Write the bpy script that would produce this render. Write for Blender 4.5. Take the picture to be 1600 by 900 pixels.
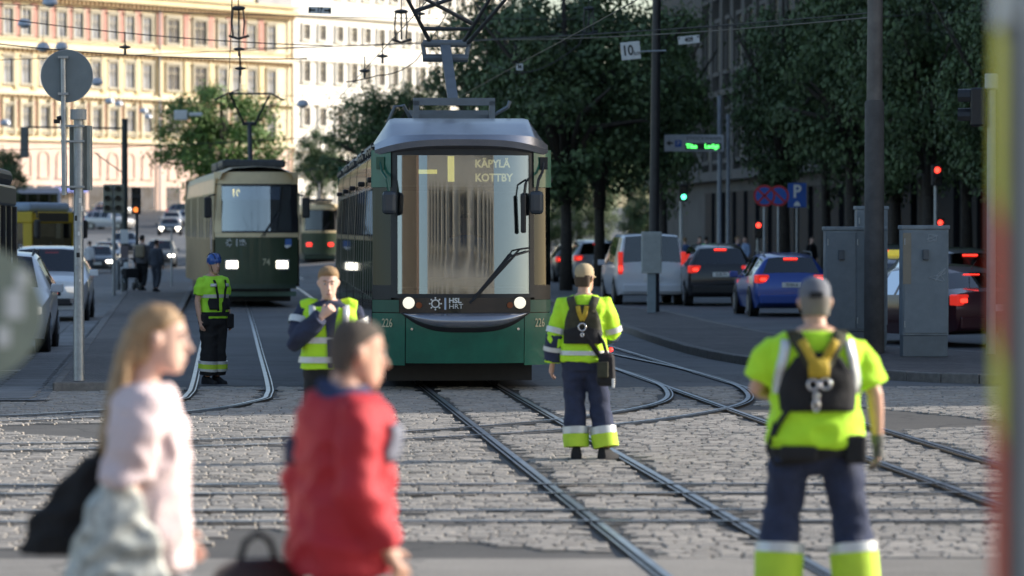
import bpy, bmesh, math, random
from math import sin, cos, pi, radians, sqrt, atan2
from mathutils import Vector, Matrix, noise
from mathutils.bvhtree import BVHTree

for o in list(bpy.data.objects):
    bpy.data.objects.remove(o, do_unlink=True)
random.seed(7)
SC = bpy.context.scene
COL = SC.collection

# ---------------------------------------------------------------- camera, sky, sun, exposure
F = 5600.0      # focal length in photo pixels (1600 px wide)
HZ = 358.0      # horizon row in the photo
CH = 2.08       # camera height, metres
cam_d = bpy.data.cameras.new('camera'); cam = bpy.data.objects.new('camera', cam_d); COL.objects.link(cam)
cam_d.sensor_width = 36.0; cam_d.lens = F / 1600 * 36.0
cam_d.clip_start = 0.5; cam_d.clip_end = 6000
cam.location = (0, 0, CH)
cam.rotation_euler = (pi / 2 - math.atan((450 - HZ) / F), 0, 0)
cam_d.dof.use_dof = True; cam_d.dof.focus_distance = 45.5; cam_d.dof.aperture_fstop = 2.3
SC.camera = cam

SUN_EL, SUN_SLOPE = radians(21), 0.24       # sun stands to the right, slightly ahead of the camera
sd = Vector((1, SUN_SLOPE, 0)).normalized()
sun_dir = Vector((sd.x * cos(SUN_EL), sd.y * cos(SUN_EL), sin(SUN_EL)))
W = bpy.data.worlds.new('World'); SC.world = W; W.use_nodes = True
wn = W.node_tree.nodes; wl = W.node_tree.links
sky = wn.new('ShaderNodeTexSky'); sky.sky_type = 'NISHITA'; sky.sun_disc = False
sky.sun_elevation = SUN_EL; sky.sun_rotation = atan2(sun_dir.x, sun_dir.y)
sky.air_density = 1.0; sky.dust_density = 1.5; sky.ozone_density = 1.0
bgn = wn['Background']; bgn.inputs[1].default_value = 0.15
wl.new(sky.outputs[0], bgn.inputs[0])
sl = bpy.data.lights.new('sun', 'SUN'); sl.energy = 4.7; sl.angle = radians(0.53); sl.color = (1, .95, .87)
so = bpy.data.objects.new('sun', sl); COL.objects.link(so)
so.rotation_euler = sun_dir.to_track_quat('Z', 'Y').to_euler(); so.location = (30, 10, 40)
SC.view_settings.view_transform = 'Standard'; SC.view_settings.look = 'None'
SC.view_settings.gamma = 1; SC.view_settings.exposure = 0.6
SC.view_settings.use_curve_mapping = False
SC.cycles.max_bounces = 6; SC.cycles.transparent_max_bounces = 12
SC.cycles.caustics_reflective = False; SC.cycles.caustics_refractive = False

# ---------------------------------------------------------------- helpers
def G(px, py, h=0.0):            # photo pixel on level ground (or at height h) -> X, Y
    s = (py - HZ) / (CH - h); return ((px - 800) / s, F / s)
def at(px, s): return ((px - 800) / s, F / s)
def zz(y, s): return CH + (HZ - y) / s
def sm(a, b, t):
    t = max(0, min(1, (t - a) / (b - a))); return t * t * (3 - 2 * t)
def lerp(a, b, t): return a + (b - a) * t
def gz(x, y):
    """ground height: level square, a slight dip on the left avenue, then a rise to the far junction"""
    u = x + .08 * y
    z = -0.3 * sm(110, 190, y) * (1 - sm(3, 8, u))
    z += 1.9 * sm(205, 300, y) + 1.9 * sm(290, 385, y) + .9 * sm(385, 440, y)
    return z

MATS = {}
def M(name, col, rough=.6, metal=0, var=.12, scale=6.0, bump=0.0, bscale=40.0, emit=None, estr=1.0, coat=0.0, spec=None, island=0.0, alpha=None):
    if name in MATS: return MATS[name]
    m = bpy.data.materials.new(name); m.use_nodes = True
    nt = m.node_tree; N = nt.nodes; L = nt.links; b = N['Principled BSDF']
    b.inputs['Roughness'].default_value = rough; b.inputs['Metallic'].default_value = metal
    if coat: b.inputs['Coat Weight'].default_value = coat; b.inputs['Coat Roughness'].default_value = .05
    if spec is not None: b.inputs['Specular IOR Level'].default_value = spec
    tc = N.new('ShaderNodeTexCoord'); nz = N.new('ShaderNodeTexNoise')
    nz.inputs['Scale'].default_value = scale; nz.inputs['Detail'].default_value = 6; nz.inputs['Roughness'].default_value = .65
    L.new(tc.outputs['Object'], nz.inputs['Vector'])
    mx = N.new('ShaderNodeMix'); mx.data_type = 'RGBA'
    mr = N.new('ShaderNodeMapRange'); mr.inputs[1].default_value = .3; mr.inputs[2].default_value = .7
    L.new(nz.outputs['Fac'], mr.inputs[0]); L.new(mr.outputs[0], mx.inputs[0])
    c = Vector(col[:3])
    mx.inputs[6].default_value = (*(c * (1 - var)), 1); mx.inputs[7].default_value = (*[min(1, v) for v in c * (1 + var)], 1)
    out = mx.outputs[2]
    if island:
        ge = N.new('ShaderNodeNewGeometry'); hv = N.new('ShaderNodeHueSaturation')
        ma = N.new('ShaderNodeMapRange'); ma.inputs[3].default_value = 1 - island; ma.inputs[4].default_value = 1 + island
        L.new(ge.outputs['Random Per Island'], ma.inputs[0]); L.new(ma.outputs[0], hv.inputs['Value']); L.new(out, hv.inputs['Color']); out = hv.outputs[0]
    L.new(out, b.inputs['Base Color'])
    if bump:
        n2 = N.new('ShaderNodeTexNoise'); n2.inputs['Scale'].default_value = bscale; n2.inputs['Detail'].default_value = 5
        L.new(tc.outputs['Object'], n2.inputs['Vector'])
        bp = N.new('ShaderNodeBump'); bp.inputs['Strength'].default_value = bump; bp.inputs['Distance'].default_value = .02
        L.new(n2.outputs['Fac'], bp.inputs['Height']); L.new(bp.outputs[0], b.inputs['Normal'])
    if emit: b.inputs['Emission Color'].default_value = (*emit, 1); b.inputs['Emission Strength'].default_value = estr
    MATS[name] = m; return m

def glass(name, tint=(.5, .55, .55), refl=.12, rough=.02, top=.95):
    if name in MATS: return MATS[name]
    m = bpy.data.materials.new(name); m.use_nodes = True
    N = m.node_tree.nodes; L = m.node_tree.links; N.remove(N['Principled BSDF'])
    t = N.new('ShaderNodeBsdfTransparent'); t.inputs[0].default_value = (*tint, 1)
    g = N.new('ShaderNodeBsdfGlossy'); g.inputs['Roughness'].default_value = rough; g.inputs['Color'].default_value = (.95, .97, 1, 1)
    lw = N.new('ShaderNodeLayerWeight'); lw.inputs[0].default_value = .25
    mr = N.new('ShaderNodeMapRange'); mr.inputs[3].default_value = refl; mr.inputs[4].default_value = top
    L.new(lw.outputs['Fresnel'], mr.inputs[0])
    mx = N.new('ShaderNodeMixShader'); L.new(mr.outputs[0], mx.inputs[0]); L.new(t.outputs[0], mx.inputs[1]); L.new(g.outputs[0], mx.inputs[2])
    L.new(mx.outputs[0], N['Material Output'].inputs[0])
    MATS[name] = m; return m

class MB:
    def __init__(s): s.v = []; s.f = []
    def add(s, vs, fs):
        n = len(s.v); s.v += [tuple(v) for v in vs]; s.f += [tuple(i + n for i in f) for f in fs]; return s
    def box(s, c, d, rot=None, taper=1.0):
        x, y, z = d[0] / 2, d[1] / 2, d[2] / 2
        vs = [Vector((sx * x * (taper if sz > 0 else 1), sy * y * (taper if sz > 0 else 1), sz * z)) for sz in (-1, 1) for sx, sy in ((-1, -1), (1, -1), (1, 1), (-1, 1))]
        if rot is not None: vs = [rot @ v for v in vs]
        return s.add([v + Vector(c) for v in vs], [(3, 2, 1, 0), (4, 5, 6, 7), (0, 1, 5, 4), (1, 2, 6, 5), (2, 3, 7, 6), (3, 0, 4, 7)])
    def bb(s, x0, x1, y0, y1, z0, z1): return s.box(((x0 + x1) / 2, (y0 + y1) / 2, (z0 + z1) / 2), (abs(x1 - x0), abs(y1 - y0), abs(z1 - z0)))
    def loft(s, rings, closed=True, caps=True):
        n = len(rings[0]); vs = [p for r in rings for p in r]; fs = []
        for i in range(len(rings) - 1):
            for j in range(n if closed else n - 1):
                k = (j + 1) % n; fs.append((i * n + j, i * n + k, (i + 1) * n + k, (i + 1) * n + j))
        if caps and closed:
            fs.append(tuple(range(n - 1, -1, -1))); fs.append(tuple((len(rings) - 1) * n + j for j in range(n)))
        return s.add(vs, fs)
    def tube(s, pts, r, n=8, ry=None, caps=True):
        """limb along points; r scalar or list; ry second radius (depth)"""
        pts = [Vector(p) for p in pts]; m = len(pts)
        if not isinstance(r, (list, tuple)): r = [r] * m
        if ry is None: ry = r
        elif not isinstance(ry, (list, tuple)): ry = [ry] * m
        rings = []; ref = None
        for i, p in enumerate(pts):
            d = (pts[min(i + 1, m - 1)] - pts[max(i - 1, 0)]).normalized()
            if ref is None:
                ref = Vector((1, 0, 0)) if abs(d.x) < .8 else Vector((0, 1, 0))
            u = (ref - d * ref.dot(d)).normalized(); w = d.cross(u); ref = u
            rings.append([p + u * cos(2 * pi * j / n) * r[i] + w * sin(2 * pi * j / n) * ry[i] for j in range(n)])
        return s.loft(rings, True, caps)
    def cyl(s, p0, p1, r0, r1=None, n=12): return s.tube([p0, p1], [r0, r0 if r1 is None else r1], n)
    def ell(s, c, r, n=12, m=8):
        c = Vector(c); rings = []
        for i in range(m + 1):
            a = -pi / 2 + pi * (.02 + .96 * i / m)
            rings.append([c + Vector((cos(a) * cos(2 * pi * j / n) * r[0], cos(a) * sin(2 * pi * j / n) * r[1], sin(a) * r[2])) for j in range(n)])
        return s.loft(rings)
    def prism(s, poly, a, b, axis='y'):
        """polygon of 2D points extruded between a and b along axis (poly is xz, xy or yz)"""
        def P(p, t): return {'y': (p[0], t, p[1]), 'z': (p[0], p[1], t), 'x': (t, p[0], p[1])}[axis]
        return s.loft([[P(p, a) for p in poly], [P(p, b) for p in poly]])
    def disc(s, c, r, th, axis='y', n=24):
        c = Vector(c); d = {'x': Vector((1, 0, 0)), 'y': Vector((0, 1, 0)), 'z': Vector((0, 0, 1))}[axis]
        return s.cyl(c - d * th / 2, c + d * th / 2, r, r, n)
    def mesh(s, name):
        me = bpy.data.meshes.new(name); me.from_pydata(s.v, [], s.f)
        bm = bmesh.new(); bm.from_mesh(me); bmesh.ops.recalc_face_normals(bm, faces=bm.faces); bm.to_mesh(me); bm.free()
        return me
    def build(s, name, mat, parent=None, smooth=None, bevel=0, **tags):
        return obj(name, s.mesh(name), mat, parent, smooth, bevel, **tags)

def obj(name, me, mat, parent=None, smooth=None, bevel=0, loc=None, rot=None, **tags):
    o = bpy.data.objects.new(name, me); COL.objects.link(o)
    if mat is not None and not me.materials: me.materials.append(mat)
    if parent is not None: o.parent = parent
    if smooth is not None:
        for p in me.polygons: p.use_smooth = True
        if smooth < 179: me.set_sharp_from_angle(angle=radians(smooth))
    if bevel:
        b = o.modifiers.new('bevel', 'BEVEL'); b.width = bevel; b.segments = 2; b.limit_method = 'ANGLE'
    if loc is not None: o.location = loc
    if rot is not None: o.rotation_euler = rot
    for k, v in tags.items(): o[k] = v
    return o
def thing(name, label, cat, loc=(0, 0, 0), rz=0, group=None):
    o = bpy.data.objects.new(name, None); COL.objects.link(o); o.location = loc; o.rotation_euler = (0, 0, rz)
    o.empty_display_size = .3
    o['label'] = label; o['category'] = cat
    if group: o['group'] = group
    return o
def tag(o, label, cat, group=None):
    o['label'] = label; o['category'] = cat
    if group: o['group'] = group
    return o
def kids(o): return [c for c in COL.objects if c.parent == o]
def copy_tree(o, parent=None):
    c = o.copy(); COL.objects.link(c); c.parent = parent
    for ch in kids(o): copy_tree(ch, c)
    return c
def text_mesh(txt, size, mat, parent, loc, rot=(pi / 2, 0, 0), name='lettering', ext=.003, sx=1.0, align='CENTER', bold=0.0, space=1.0):
    cu = bpy.data.curves.new('t', 'FONT'); cu.body = txt; cu.size = size; cu.extrude = ext; cu.align_x = align; cu.align_y = 'CENTER'; cu.offset = bold
    cu.space_character = space; cu.resolution_u = 3
    t = bpy.data.objects.new('t', cu); COL.objects.link(t)
    dg = bpy.context.evaluated_depsgraph_get(); me = bpy.data.meshes.new_from_object(t.evaluated_get(dg))
    bpy.data.objects.remove(t, do_unlink=True); bpy.data.curves.remove(cu)
    if sx != 1.0:
        for v in me.vertices: v.co.x *= sx
    me.materials.clear(); me.materials.append(mat)
    return obj(name, me, mat, parent, loc=loc, rot=rot)
def remesh(mb, voxel, it=4, wr=0.0, wf=7.0, seed=0):
    """one continuous surface out of overlapping lofts; optional cloth wrinkles"""
    me = mb.mesh('tmp'); t = bpy.data.objects.new('tmp', me); COL.objects.link(t)
    r = t.modifiers.new('r', 'REMESH'); r.mode = 'VOXEL'; r.voxel_size = voxel
    s_ = t.modifiers.new('s', 'SMOOTH'); s_.iterations = it; s_.factor = .5
    dg = bpy.context.evaluated_depsgraph_get(); out = bpy.data.meshes.new_from_object(t.evaluated_get(dg))
    bpy.data.objects.remove(t, do_unlink=True); bpy.data.meshes.remove(me)
    if wr:
        off = Vector((seed * 3.1, seed * 1.7, 0)); nn = [v.normal.copy() for v in out.vertices]
        for v, n_ in zip(out.vertices, nn):
            p = v.co
            a = noise.noise(Vector((p.x * wf, p.y * wf, p.z * wf * 1.3)) + off)
            b_ = noise.noise(Vector((p.x * 2 + p.z * 9, p.y * 4, p.z * 12 - p.x * 8)) + off)
            v.co = p + n_ * wr * ((1 - abs(a) * 2.2) * .8 + b_ * .8 - .3)
    for p in out.polygons: p.use_smooth = True
    return out

# ---------------------------------------------------------------- shared materials
STEEL = M('galvanised_steel', (.42, .44, .45), .45, .6, .2, 9, .1, 60)
DARKMETAL = M('dark_metal', (.06, .065, .07), .5, .4, .25, 8)
BLACK = M('black_plastic', (.018, .018, .02), .45, 0, .2, 12)
RUBBER = M('rubber', (.02, .02, .02), .8, 0, .3, 20)
WHITE = M('white_paint', (.78, .78, .76), .45, 0, .06, 5)
GREYCAB = M('grey_cabinet_paint', (.24, .27, .29), .55, 0, .28, 4, .05, 90)
CHROME = M('chrome', (.7, .7, .72), .15, 1, .05)
HEADL = M('headlamp_lit', (1, .95, .85), .3, emit=(1, .93, .78), estr=7)
HEADS = M('headlamp_soft', (.9, .88, .8), .25, emit=(1, .92, .75), estr=1.2)
TAILR = M('tail_lamp_lit', (.6, .02, .015), .3, emit=(1, .035, .02), estr=2.2)
TAILD = M('tail_lamp_red', (.45, .02, .02), .25, emit=(1, .05, .03), estr=.35)
CARGLASS = glass('car_glass', (.12, .14, .15), .08)
SKIN = M('skin', (.62, .36, .26), .5, 0, .1, 12, .05, 120)
SKINP = M('skin_pale', (.72, .46, .36), .5, 0, .08, 12, .05, 120)
HIVIS = M('hi_vis_yellow', (.56, .97, .03), .75, 0, .06, 9, .25, 260)
HIVISG = M('hi_vis_green_yellow', (.46, .95, .05), .75, 0, .06, 9, .25, 260)
REFLECT = M('reflective_tape', (.62, .64, .64), .35, .25, .08, 30, .1, 300)
NAVY = M('navy_cloth', (.026, .036, .078), .85, 0, .25, 10, .3, 240)
BLACKC = M('black_cloth', (.014, .014, .016), .85, 0, .3, 10, .3, 240)
# ================================================================ the setting: ground, square, tracks, kerbs
def asphalt(name, col, crack=.0, scale=1.0, sett=None):
    """tarmac with patches, fine grain and cracks; sett=(w,h): far paving of setts drawn as relief"""
    m = bpy.data.materials.new(name); m.use_nodes = True; N = m.node_tree.nodes; L = m.node_tree.links; b = N['Principled BSDF']
    tc = N.new('ShaderNodeTexCoord')
    n1 = N.new('ShaderNodeTexNoise'); n1.inputs['Scale'].default_value = .35 * scale; n1.inputs['Detail'].default_value = 8; n1.inputs['Roughness'].default_value = .7
    n2 = N.new('ShaderNodeTexNoise'); n2.inputs['Scale'].default_value = 45; n2.inputs['Detail'].default_value = 4
    L.new(tc.outputs['Object'], n1.inputs['Vector']); L.new(tc.outputs['Object'], n2.inputs['Vector'])
    cr = N.new('ShaderNodeValToRGB'); cr.color_ramp.elements[0].position = .3; cr.color_ramp.elements[1].position = .72
    c = Vector(col); cr.color_ramp.elements[0].color = (*(c * .68), 1); cr.color_ramp.elements[1].color = (*(c * 1.3), 1)
    L.new(n1.outputs['Fac'], cr.inputs[0])
    mx = N.new('ShaderNodeMix'); mx.data_type = 'RGBA'; mx.blend_type = 'MULTIPLY'; mx.inputs[0].default_value = .55
    gr = N.new('ShaderNodeMapRange'); gr.inputs[1].default_value = .3; gr.inputs[2].default_value = .7; gr.inputs[3].default_value = .55; gr.inputs[4].default_value = 1.25
    L.new(n2.outputs['Fac'], gr.inputs[0]); L.new(cr.outputs[0], mx.inputs[6]); L.new(gr.outputs[0], mx.inputs[7])
    out = mx.outputs[2]; hgt = n2.outputs['Fac']
    bp = N.new('ShaderNodeBump'); bp.inputs['Strength'].default_value = .5; bp.inputs['Distance'].default_value = .012
    if sett:
        br = N.new('ShaderNodeTexBrick'); br.inputs['Scale'].default_value = 1; br.inputs['Brick Width'].default_value = sett[0]; br.inputs['Row Height'].default_value = sett[1]
        br.inputs['Mortar Size'].default_value = .012; br.inputs['Mortar Smooth'].default_value = .4; br.inputs['Bias'].default_value = 0
        br.inputs['Color1'].default_value = (.7, .7, .7, 1); br.inputs['Color2'].default_value = (1.2, 1.2, 1.2, 1); br.inputs['Mortar'].default_value = (.25, .24, .22, 1)
        dn = N.new('ShaderNodeVectorMath'); dn.operation = 'MULTIPLY_ADD'; dn.inputs[1].default_value = (.05, .05, 0); L.new(n1.outputs['Color'], dn.inputs[0]); L.new(tc.outputs['Object'], dn.inputs[2])
        L.new(dn.outputs[0], br.inputs['Vector'])
        m2 = N.new('ShaderNodeMix'); m2.data_type = 'RGBA'; m2.blend_type = 'MULTIPLY'; m2.inputs[0].default_value = 1
        L.new(out, m2.inputs[6]); L.new(br.outputs[0], m2.inputs[7]); out = m2.outputs[2]
        hgt = br.outputs['Fac']; bp.invert = True
    if crack:
        vo = N.new('ShaderNodeTexVoronoi'); vo.feature = 'DISTANCE_TO_EDGE'; vo.inputs['Scale'].default_value = .45
        wp = N.new('ShaderNodeVectorMath'); wp.operation = 'MULTIPLY_ADD'; wp.inputs[1].default_value = (.9, .9, 0)
        n3 = N.new('ShaderNodeTexNoise'); n3.inputs['Scale'].default_value = 1.6; n3.inputs['Detail'].default_value = 6
        L.new(tc.outputs['Object'], n3.inputs['Vector']); L.new(n3.outputs['Color'], wp.inputs[0]); L.new(tc.outputs['Object'], wp.inputs[2]); L.new(wp.outputs[0], vo.inputs['Vector'])
        th = N.new('ShaderNodeMapRange'); th.inputs[1].default_value = .0; th.inputs[2].default_value = .012; th.inputs[3].default_value = .3
        L.new(vo.outputs['Distance'], th.inputs[0])
        m3 = N.new('ShaderNodeMix'); m3.data_type = 'RGBA'; m3.blend_type = 'MULTIPLY'; m3.inputs[0].default_value = crack
        L.new(out, m3.inputs[6]); L.new(th.outputs[0], m3.inputs[7]); out = m3.outputs[2]
    L.new(out, b.inputs['Base Color']); L.new(hgt, bp.inputs['Height']); L.new(bp.outputs[0], b.inputs['Normal'])
    b.inputs['Roughness'].default_value = .72
    return m
ASPH = asphalt('street_asphalt', (.15, .15, .152), .7)
CROSSASPH = asphalt('worn_pale_asphalt', (.27, .245, .215), .7)
BEDASPH = asphalt('track_bed_asphalt', (.115, .115, .12), .6)
SETTFAR = asphalt('far_sett_paving', (.23, .225, .22), 0, 1, (.24, .15))
PAVEDARK = asphalt('island_sett_paving', (.165, .142, .132), 0, 1, (.13, .11))
JOINT = M('sandy_joints', (.15, .135, .115), .95, 0, .4, 14, .6, 60)
SETT = M('granite_setts', (.34, .305, .265), .7, 0, .2, 20, .5, 55, island=.17)
GRANITE = M('kerb_granite', (.2, .185, .17), .75, 0, .25, 12, .5, 60)
RAILS = M('worn_rail_steel', (.42, .44, .48), .3, .9, .3, 3)
RAILD = M('rail_groove', (.025, .023, .022), .7, .2, .3, 8)
PATCH = asphalt('tar_patch', (.11, .1, .088), .8)

# base sheet to the horizon
xs = [-3000, -900, -300, -120] + [-70 + 5 * i for i in range(29)] + [120, 300, 900, 3000]
ys = [-300, -60, -10] + [10 * i for i in range(0, 61)] + [700, 900, 1500, 4000]
mb = MB(); nx = len(xs)
mb.add([(x, y, gz(x, y) - .045) for y in ys for x in xs], [(j * nx + i, j * nx + i + 1, (j + 1) * nx + i + 1, (j + 1) * nx + i) for j in range(len(ys) - 1) for i in range(nx - 1)])
mb.build('ground', JOINT, smooth=180, kind='structure')

def strip(name, fl, fr, y0, y1, off, mat, step=4.0, nx=6, thick=None):
    """sheet between x=fl(y) and x=fr(y) that follows the ground"""
    n = max(1, int((y1 - y0) / step)); mb = MB(); vs = []
    for j in range(n + 1):
        y = lerp(y0, y1, j / n); a, b = fl(y), fr(y)
        for i in range(nx + 1):
            x = lerp(a, b, i / nx); vs.append((x, y, gz(x, y) + off))
    mb.add(vs, [(j * (nx + 1) + i, j * (nx + 1) + i + 1, (j + 1) * (nx + 1) + i + 1, (j + 1) * (nx + 1) + i) for j in range(n) for i in range(nx)])
    return mb.build(name, mat, smooth=180, kind='structure')
def XL(y): return -1.125 - .0804 * (y - 46.7)      # left rail of the middle track
strip('road', lambda y: -90, lambda y: 60, 46.4, 620, -.004, ASPH, 8, 30)
strip('left_carriageway', lambda y: -26 - .06 * y, lambda y: -5.9 - .09 * (y - 46), 43.5, 130, .002, SETTFAR, 6, 6)
strip('track_bed', lambda y: XL(y) - 3.6, lambda y: XL(y) + 1.55, 47.5, 200, .003, BEDASPH, 6, 6)
strip('crosswalk', lambda y: -30, lambda y: 30, 5, 22.6, 0.0, CROSSASPH, 4, 10)
strip('pavement_behind', lambda y: -40, lambda y: 40, -60, 4.9, 0.0, CROSSASPH, 10, 6)
strip('far_junction', lambda y: -90, lambda y: 10, 300, 425, .012, asphalt('far_asphalt', (.05, .052, .058)), 6, 24)

# --- rails
def smooth_poly(p, n=10):
    out = []
    for i in range(len(p) - 1):
        p0, p1, p2, p3 = [Vector(p[max(0, min(len(p) - 1, k))]) for k in (i - 1, i, i + 1, i + 2)]
        for k in range(n):
            t = k / n
            out.append(.5 * ((2 * p1) + (p2 - p0) * t + (2 * p0 - 5 * p1 + 4 * p2 - p3) * t * t + (3 * p1 - p0 - 3 * p2 + p3) * t ** 3))
    return out + [Vector(p[-1])]
def offset_poly(p, d):
    out = []
    for i in range(len(p)):
        t = (p[min(i + 1, len(p) - 1)] - p[max(i - 1, 0)]).normalized(); out.append(p[i] + Vector((-t.y, t.x)) * d)
    return out
RAILPTS = []
def ribbon(mb, pts, a, b, z):
    l = offset_poly(pts, a); r = offset_poly(pts, b); vs = []
    for p, q in zip(l, r): vs += [(p.x, p.y, gz(p.x, p.y) + z), (q.x, q.y, gz(q.x, q.y) + z)]
    mb.add(vs, [(2 * i, 2 * i + 1, 2 * i + 3, 2 * i + 2) for i in range(len(pts) - 1)])
def rail(pts, label_parent, z=.012):
    pts = [Vector(p) for p in pts]
    for p in pts: RAILPTS.append(p)
    h = MB(); ribbon(h, pts, -.046, .008, z); ribbon(h, pts, .036, .052, z - .002)
    h.build('rail', RAILS, label_parent)
    g = MB(); ribbon(g, pts, -.052, .06, z - .008); g.build('groove', RAILD, label_parent)
def line(a, b, n=40): return [Vector(a).lerp(Vector(b), i / n) for i in range(n + 1)]
def track(name, polys, dz=0):
    t = bpy.data.objects.new(name, None); COL.objects.link(t); t['kind'] = 'structure'
    for p in polys: rail(p, t, .012 + dz)
track('tram_track', [line((XL(y0) + o, y0), (XL(230) + o, 230), 80) for y0, o in ((14, 0), (14, 1.0))])
track('tram_track', [line((XL(14) + o, 14), (XL(230) + o, 230), 80) for o in (3.19, 4.19)], .002)
lt = [(XL(230) - 2.0, 230), (XL(120) - 2.0, 120), (XL(80) - 2.0, 80), (XL(60) - 2.02, 60), (-3.3, 48.5), (-3.06, 45), (-3.08, 43.3), (-3.7, 40.7), (-5.6, 38.6), (-9, 37.3), (-18, 36.6)]
p1 = smooth_poly(lt); track('tram_track', [p1, offset_poly(p1, -1.0)], .004)
rt = [(-.35, 70), (.6, 60), (1.57, 52.7), (2.0, 46.4), (1.5, 41.6), (-.6, 37.2), (-4, 34.8), (-10, 33.6), (-18, 33.1)]
p2 = smooth_poly(rt); track('tram_track', [p2, offset_poly(p2, 1.0)], .006)
track('tram_track', [line((-16, 28.7), (14, 29.3)), line((-16, 27.7), (14, 28.3))], .008)
track('tram_track', [line((-16, 26.1), (14, 26.5)), line((-16, 25.1), (14, 25.5))], .010)

# --- setts of the square: each stone real, 300 nearest as single objects, the others joined
import bisect
RB = {}
for q in range(len(RAILPTS) - 1):
    a, b = RAILPTS[q], RAILPTS[q + 1]
    if (a - b).length > 8: continue
    k = max(1, int((a - b).length / .1))
    for i in range(k):
        p = a.lerp(b, i / k); RB.setdefault((int(p.x // .25), int(p.y // .25)), []).append(p)
def near_rail(x, y, hx):
    for i in range(int((x - .4) // .25), int((x + .4) // .25) + 1):
        for j in (-1, 0, 1):
            for p in RB.get((i, int(y // .25) + j), ()):
                if abs(p.y - y) < .12 and abs(p.x - x) < hx + .06: return True
    return False
rs = random.Random(3)
def sett_geo(mb, x, y, hx, hy, z, rnd):
    e = .011; t1, t2 = rnd.uniform(-.003, .003), rnd.uniform(-.004, .004)
    j = lambda: rnd.uniform(-.004, .004)
    base = [(-hx, -hy), (hx, -hy), (hx, hy), (-hx, hy)]
    top = [(-hx + e + j(), -hy + e + j()), (hx - e + j(), -hy + e + j()), (hx - e + j(), hy - e + j()), (-hx + e + j(), hy - e + j())]
    vs = [(x + a, y + b, z - .05) for a, b in base] + [(x + a * 1.0, y + b * 1.0, z - .008) for a, b in base] + [(x + a, y + b, z + t1 * a / hx + t2 * b / hy) for a, b in top]
    mb.add(vs, [(8, 9, 10, 11)] + [(4 + i, 4 + (i + 1) % 4, 8 + (i + 1) % 4, 8 + i) for i in range(4)] + [(i, (i + 1) % 4, 4 + (i + 1) % 4, 4 + i) for i in range(4)])
sq = MB(); y = 22.66; singles = []
square = bpy.data.objects.new('cobbled_square', None); COL.objects.link(square); square['kind'] = 'structure'
def asph_edge(x): return 24.3 - .8 * (x + 1.0) if x > -2.0 else 23.6 + .5 * (x + 2) * .3     # worn asphalt reaches further in on the left
row = 0
while y < 47.3:
    hy = rs.uniform(.056, .064); hw = .155 * y + 2.2; x = -hw + rs.uniform(0, .2)
    while x < hw:
        hx = rs.uniform(.062, .11); cx, cy = x + hx, y + hy + .02 * sin(x * .7 + row)
        skip = near_rail(cx, cy, hx) or cy < min(asph_edge(cx), 25.4) - .2 * noise.noise(Vector((cx * 2, cy * 2, 0)))
        if noise.noise(Vector((cx * .35 + 4, cy * .3, 1.3))) > .42 and cy > 33: skip = True      # tarred repairs
        if not skip:
            zt = rs.uniform(-.002, .005) + .010 * noise.noise(Vector((cx * .8, cy * .8, 0)))
            if len(singles) < 290 and abs(cx) < .145 * cy: singles.append((cx, cy, hx, hy, zt))
            else: sett_geo(sq, cx, cy, hx - .007, hy - .007, zt, rs)
        x += 2 * hx + .004
    y += 2 * hy + .004; row += 1
sq.build('sett_paving', SETT, square, kind='stuff')
var = []
for i in range(10):
    b_ = MB(); sett_geo(b_, 0, 0, .1, .066, 0, rs); var.append(b_.mesh('sett'))
SETT1 = [M('granite_sett_%d' % i, Vector((.34, .305, .265)) * k, .68, 0, .22, 22, .45, 55) for i, k in enumerate((.8, .9, 1.0, 1.1, 1.2))]
for i, (cx, cy, hx, hy, zt) in enumerate(singles):
    me = var[i % 10]
    o = obj('sett', me, SETT1[0], square, loc=(cx, cy, zt)); o.scale = ((hx - .006) / .1, (hy - .006) / .066, 1)
    o.material_slots[0].link = 'OBJECT'; o.material_slots[0].material = SETT1[(i * 7 + i // 5) % 5]
strip('tar_repairs', lambda y: -.155 * y - 2, lambda y: .155 * y + 2, 22.6, 47.4, -.017, PATCH, 4, 8)

# --- kerbed islands
def island(name, poly, mat, h=.13, kw=.16, zoff=0.0):
    pv = [Vector(p) for p in poly]; n = len(pv)
    area = sum(pv[i].x * pv[(i + 1) % n].y - pv[(i + 1) % n].x * pv[i].y for i in range(n))
    if area < 0: pv.reverse()
    inn = []
    for i in range(n):
        a, b, c = pv[i - 1], pv[i], pv[(i + 1) % n]
        d1 = (b - a).normalized(); d2 = (c - b).normalized(); nn = (Vector((-d1.y, d1.x)) + Vector((-d2.y, d2.x))).normalized(); inn.append(b + nn * kw)
    t = bpy.data.objects.new(name, None); COL.objects.link(t); t['kind'] = 'structure'
    mb = MB(); mb.add([(p.x, p.y, gz(p.x, p.y) + h - .008) for p in inn], [tuple(range(n))]); mb.build('paving', mat, t)
    for i in range(n):          # kerb stones, about 1 m each
        a, b, ia, ib = pv[i], pv[(i + 1) % n], inn[i], inn[(i + 1) % n]; L_ = (b - a).length; k = max(1, round(L_ / 1.0))
        for q in range(k):
            t0, t1 = q / k + .006 / L_, (q + 1) / k - .006 / L_
            P = [a.lerp(b, t0), a.lerp(b, t1), ia.lerp(ib, t1), ia.lerp(ib, t0)]; hh = h + rs.uniform(-.006, .006); zb = gz(P[0].x, P[0].y)
            kb = MB(); kb.loft([[(p.x, p.y, zb - .06) for p in P], [(p.x, p.y, zb + hh) for p in P]]); kb.build('kerb_stone', GRANITE, t, bevel=.018)
ri = smooth_poly([(1.0, 100), (1.75, 84), (2.2, 74), (2.62, 65), (3.15, 57.7), (4.2, 52), (5.4, 49.1), (7.2, 47.9), (13, 47.2)], 3)
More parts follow.
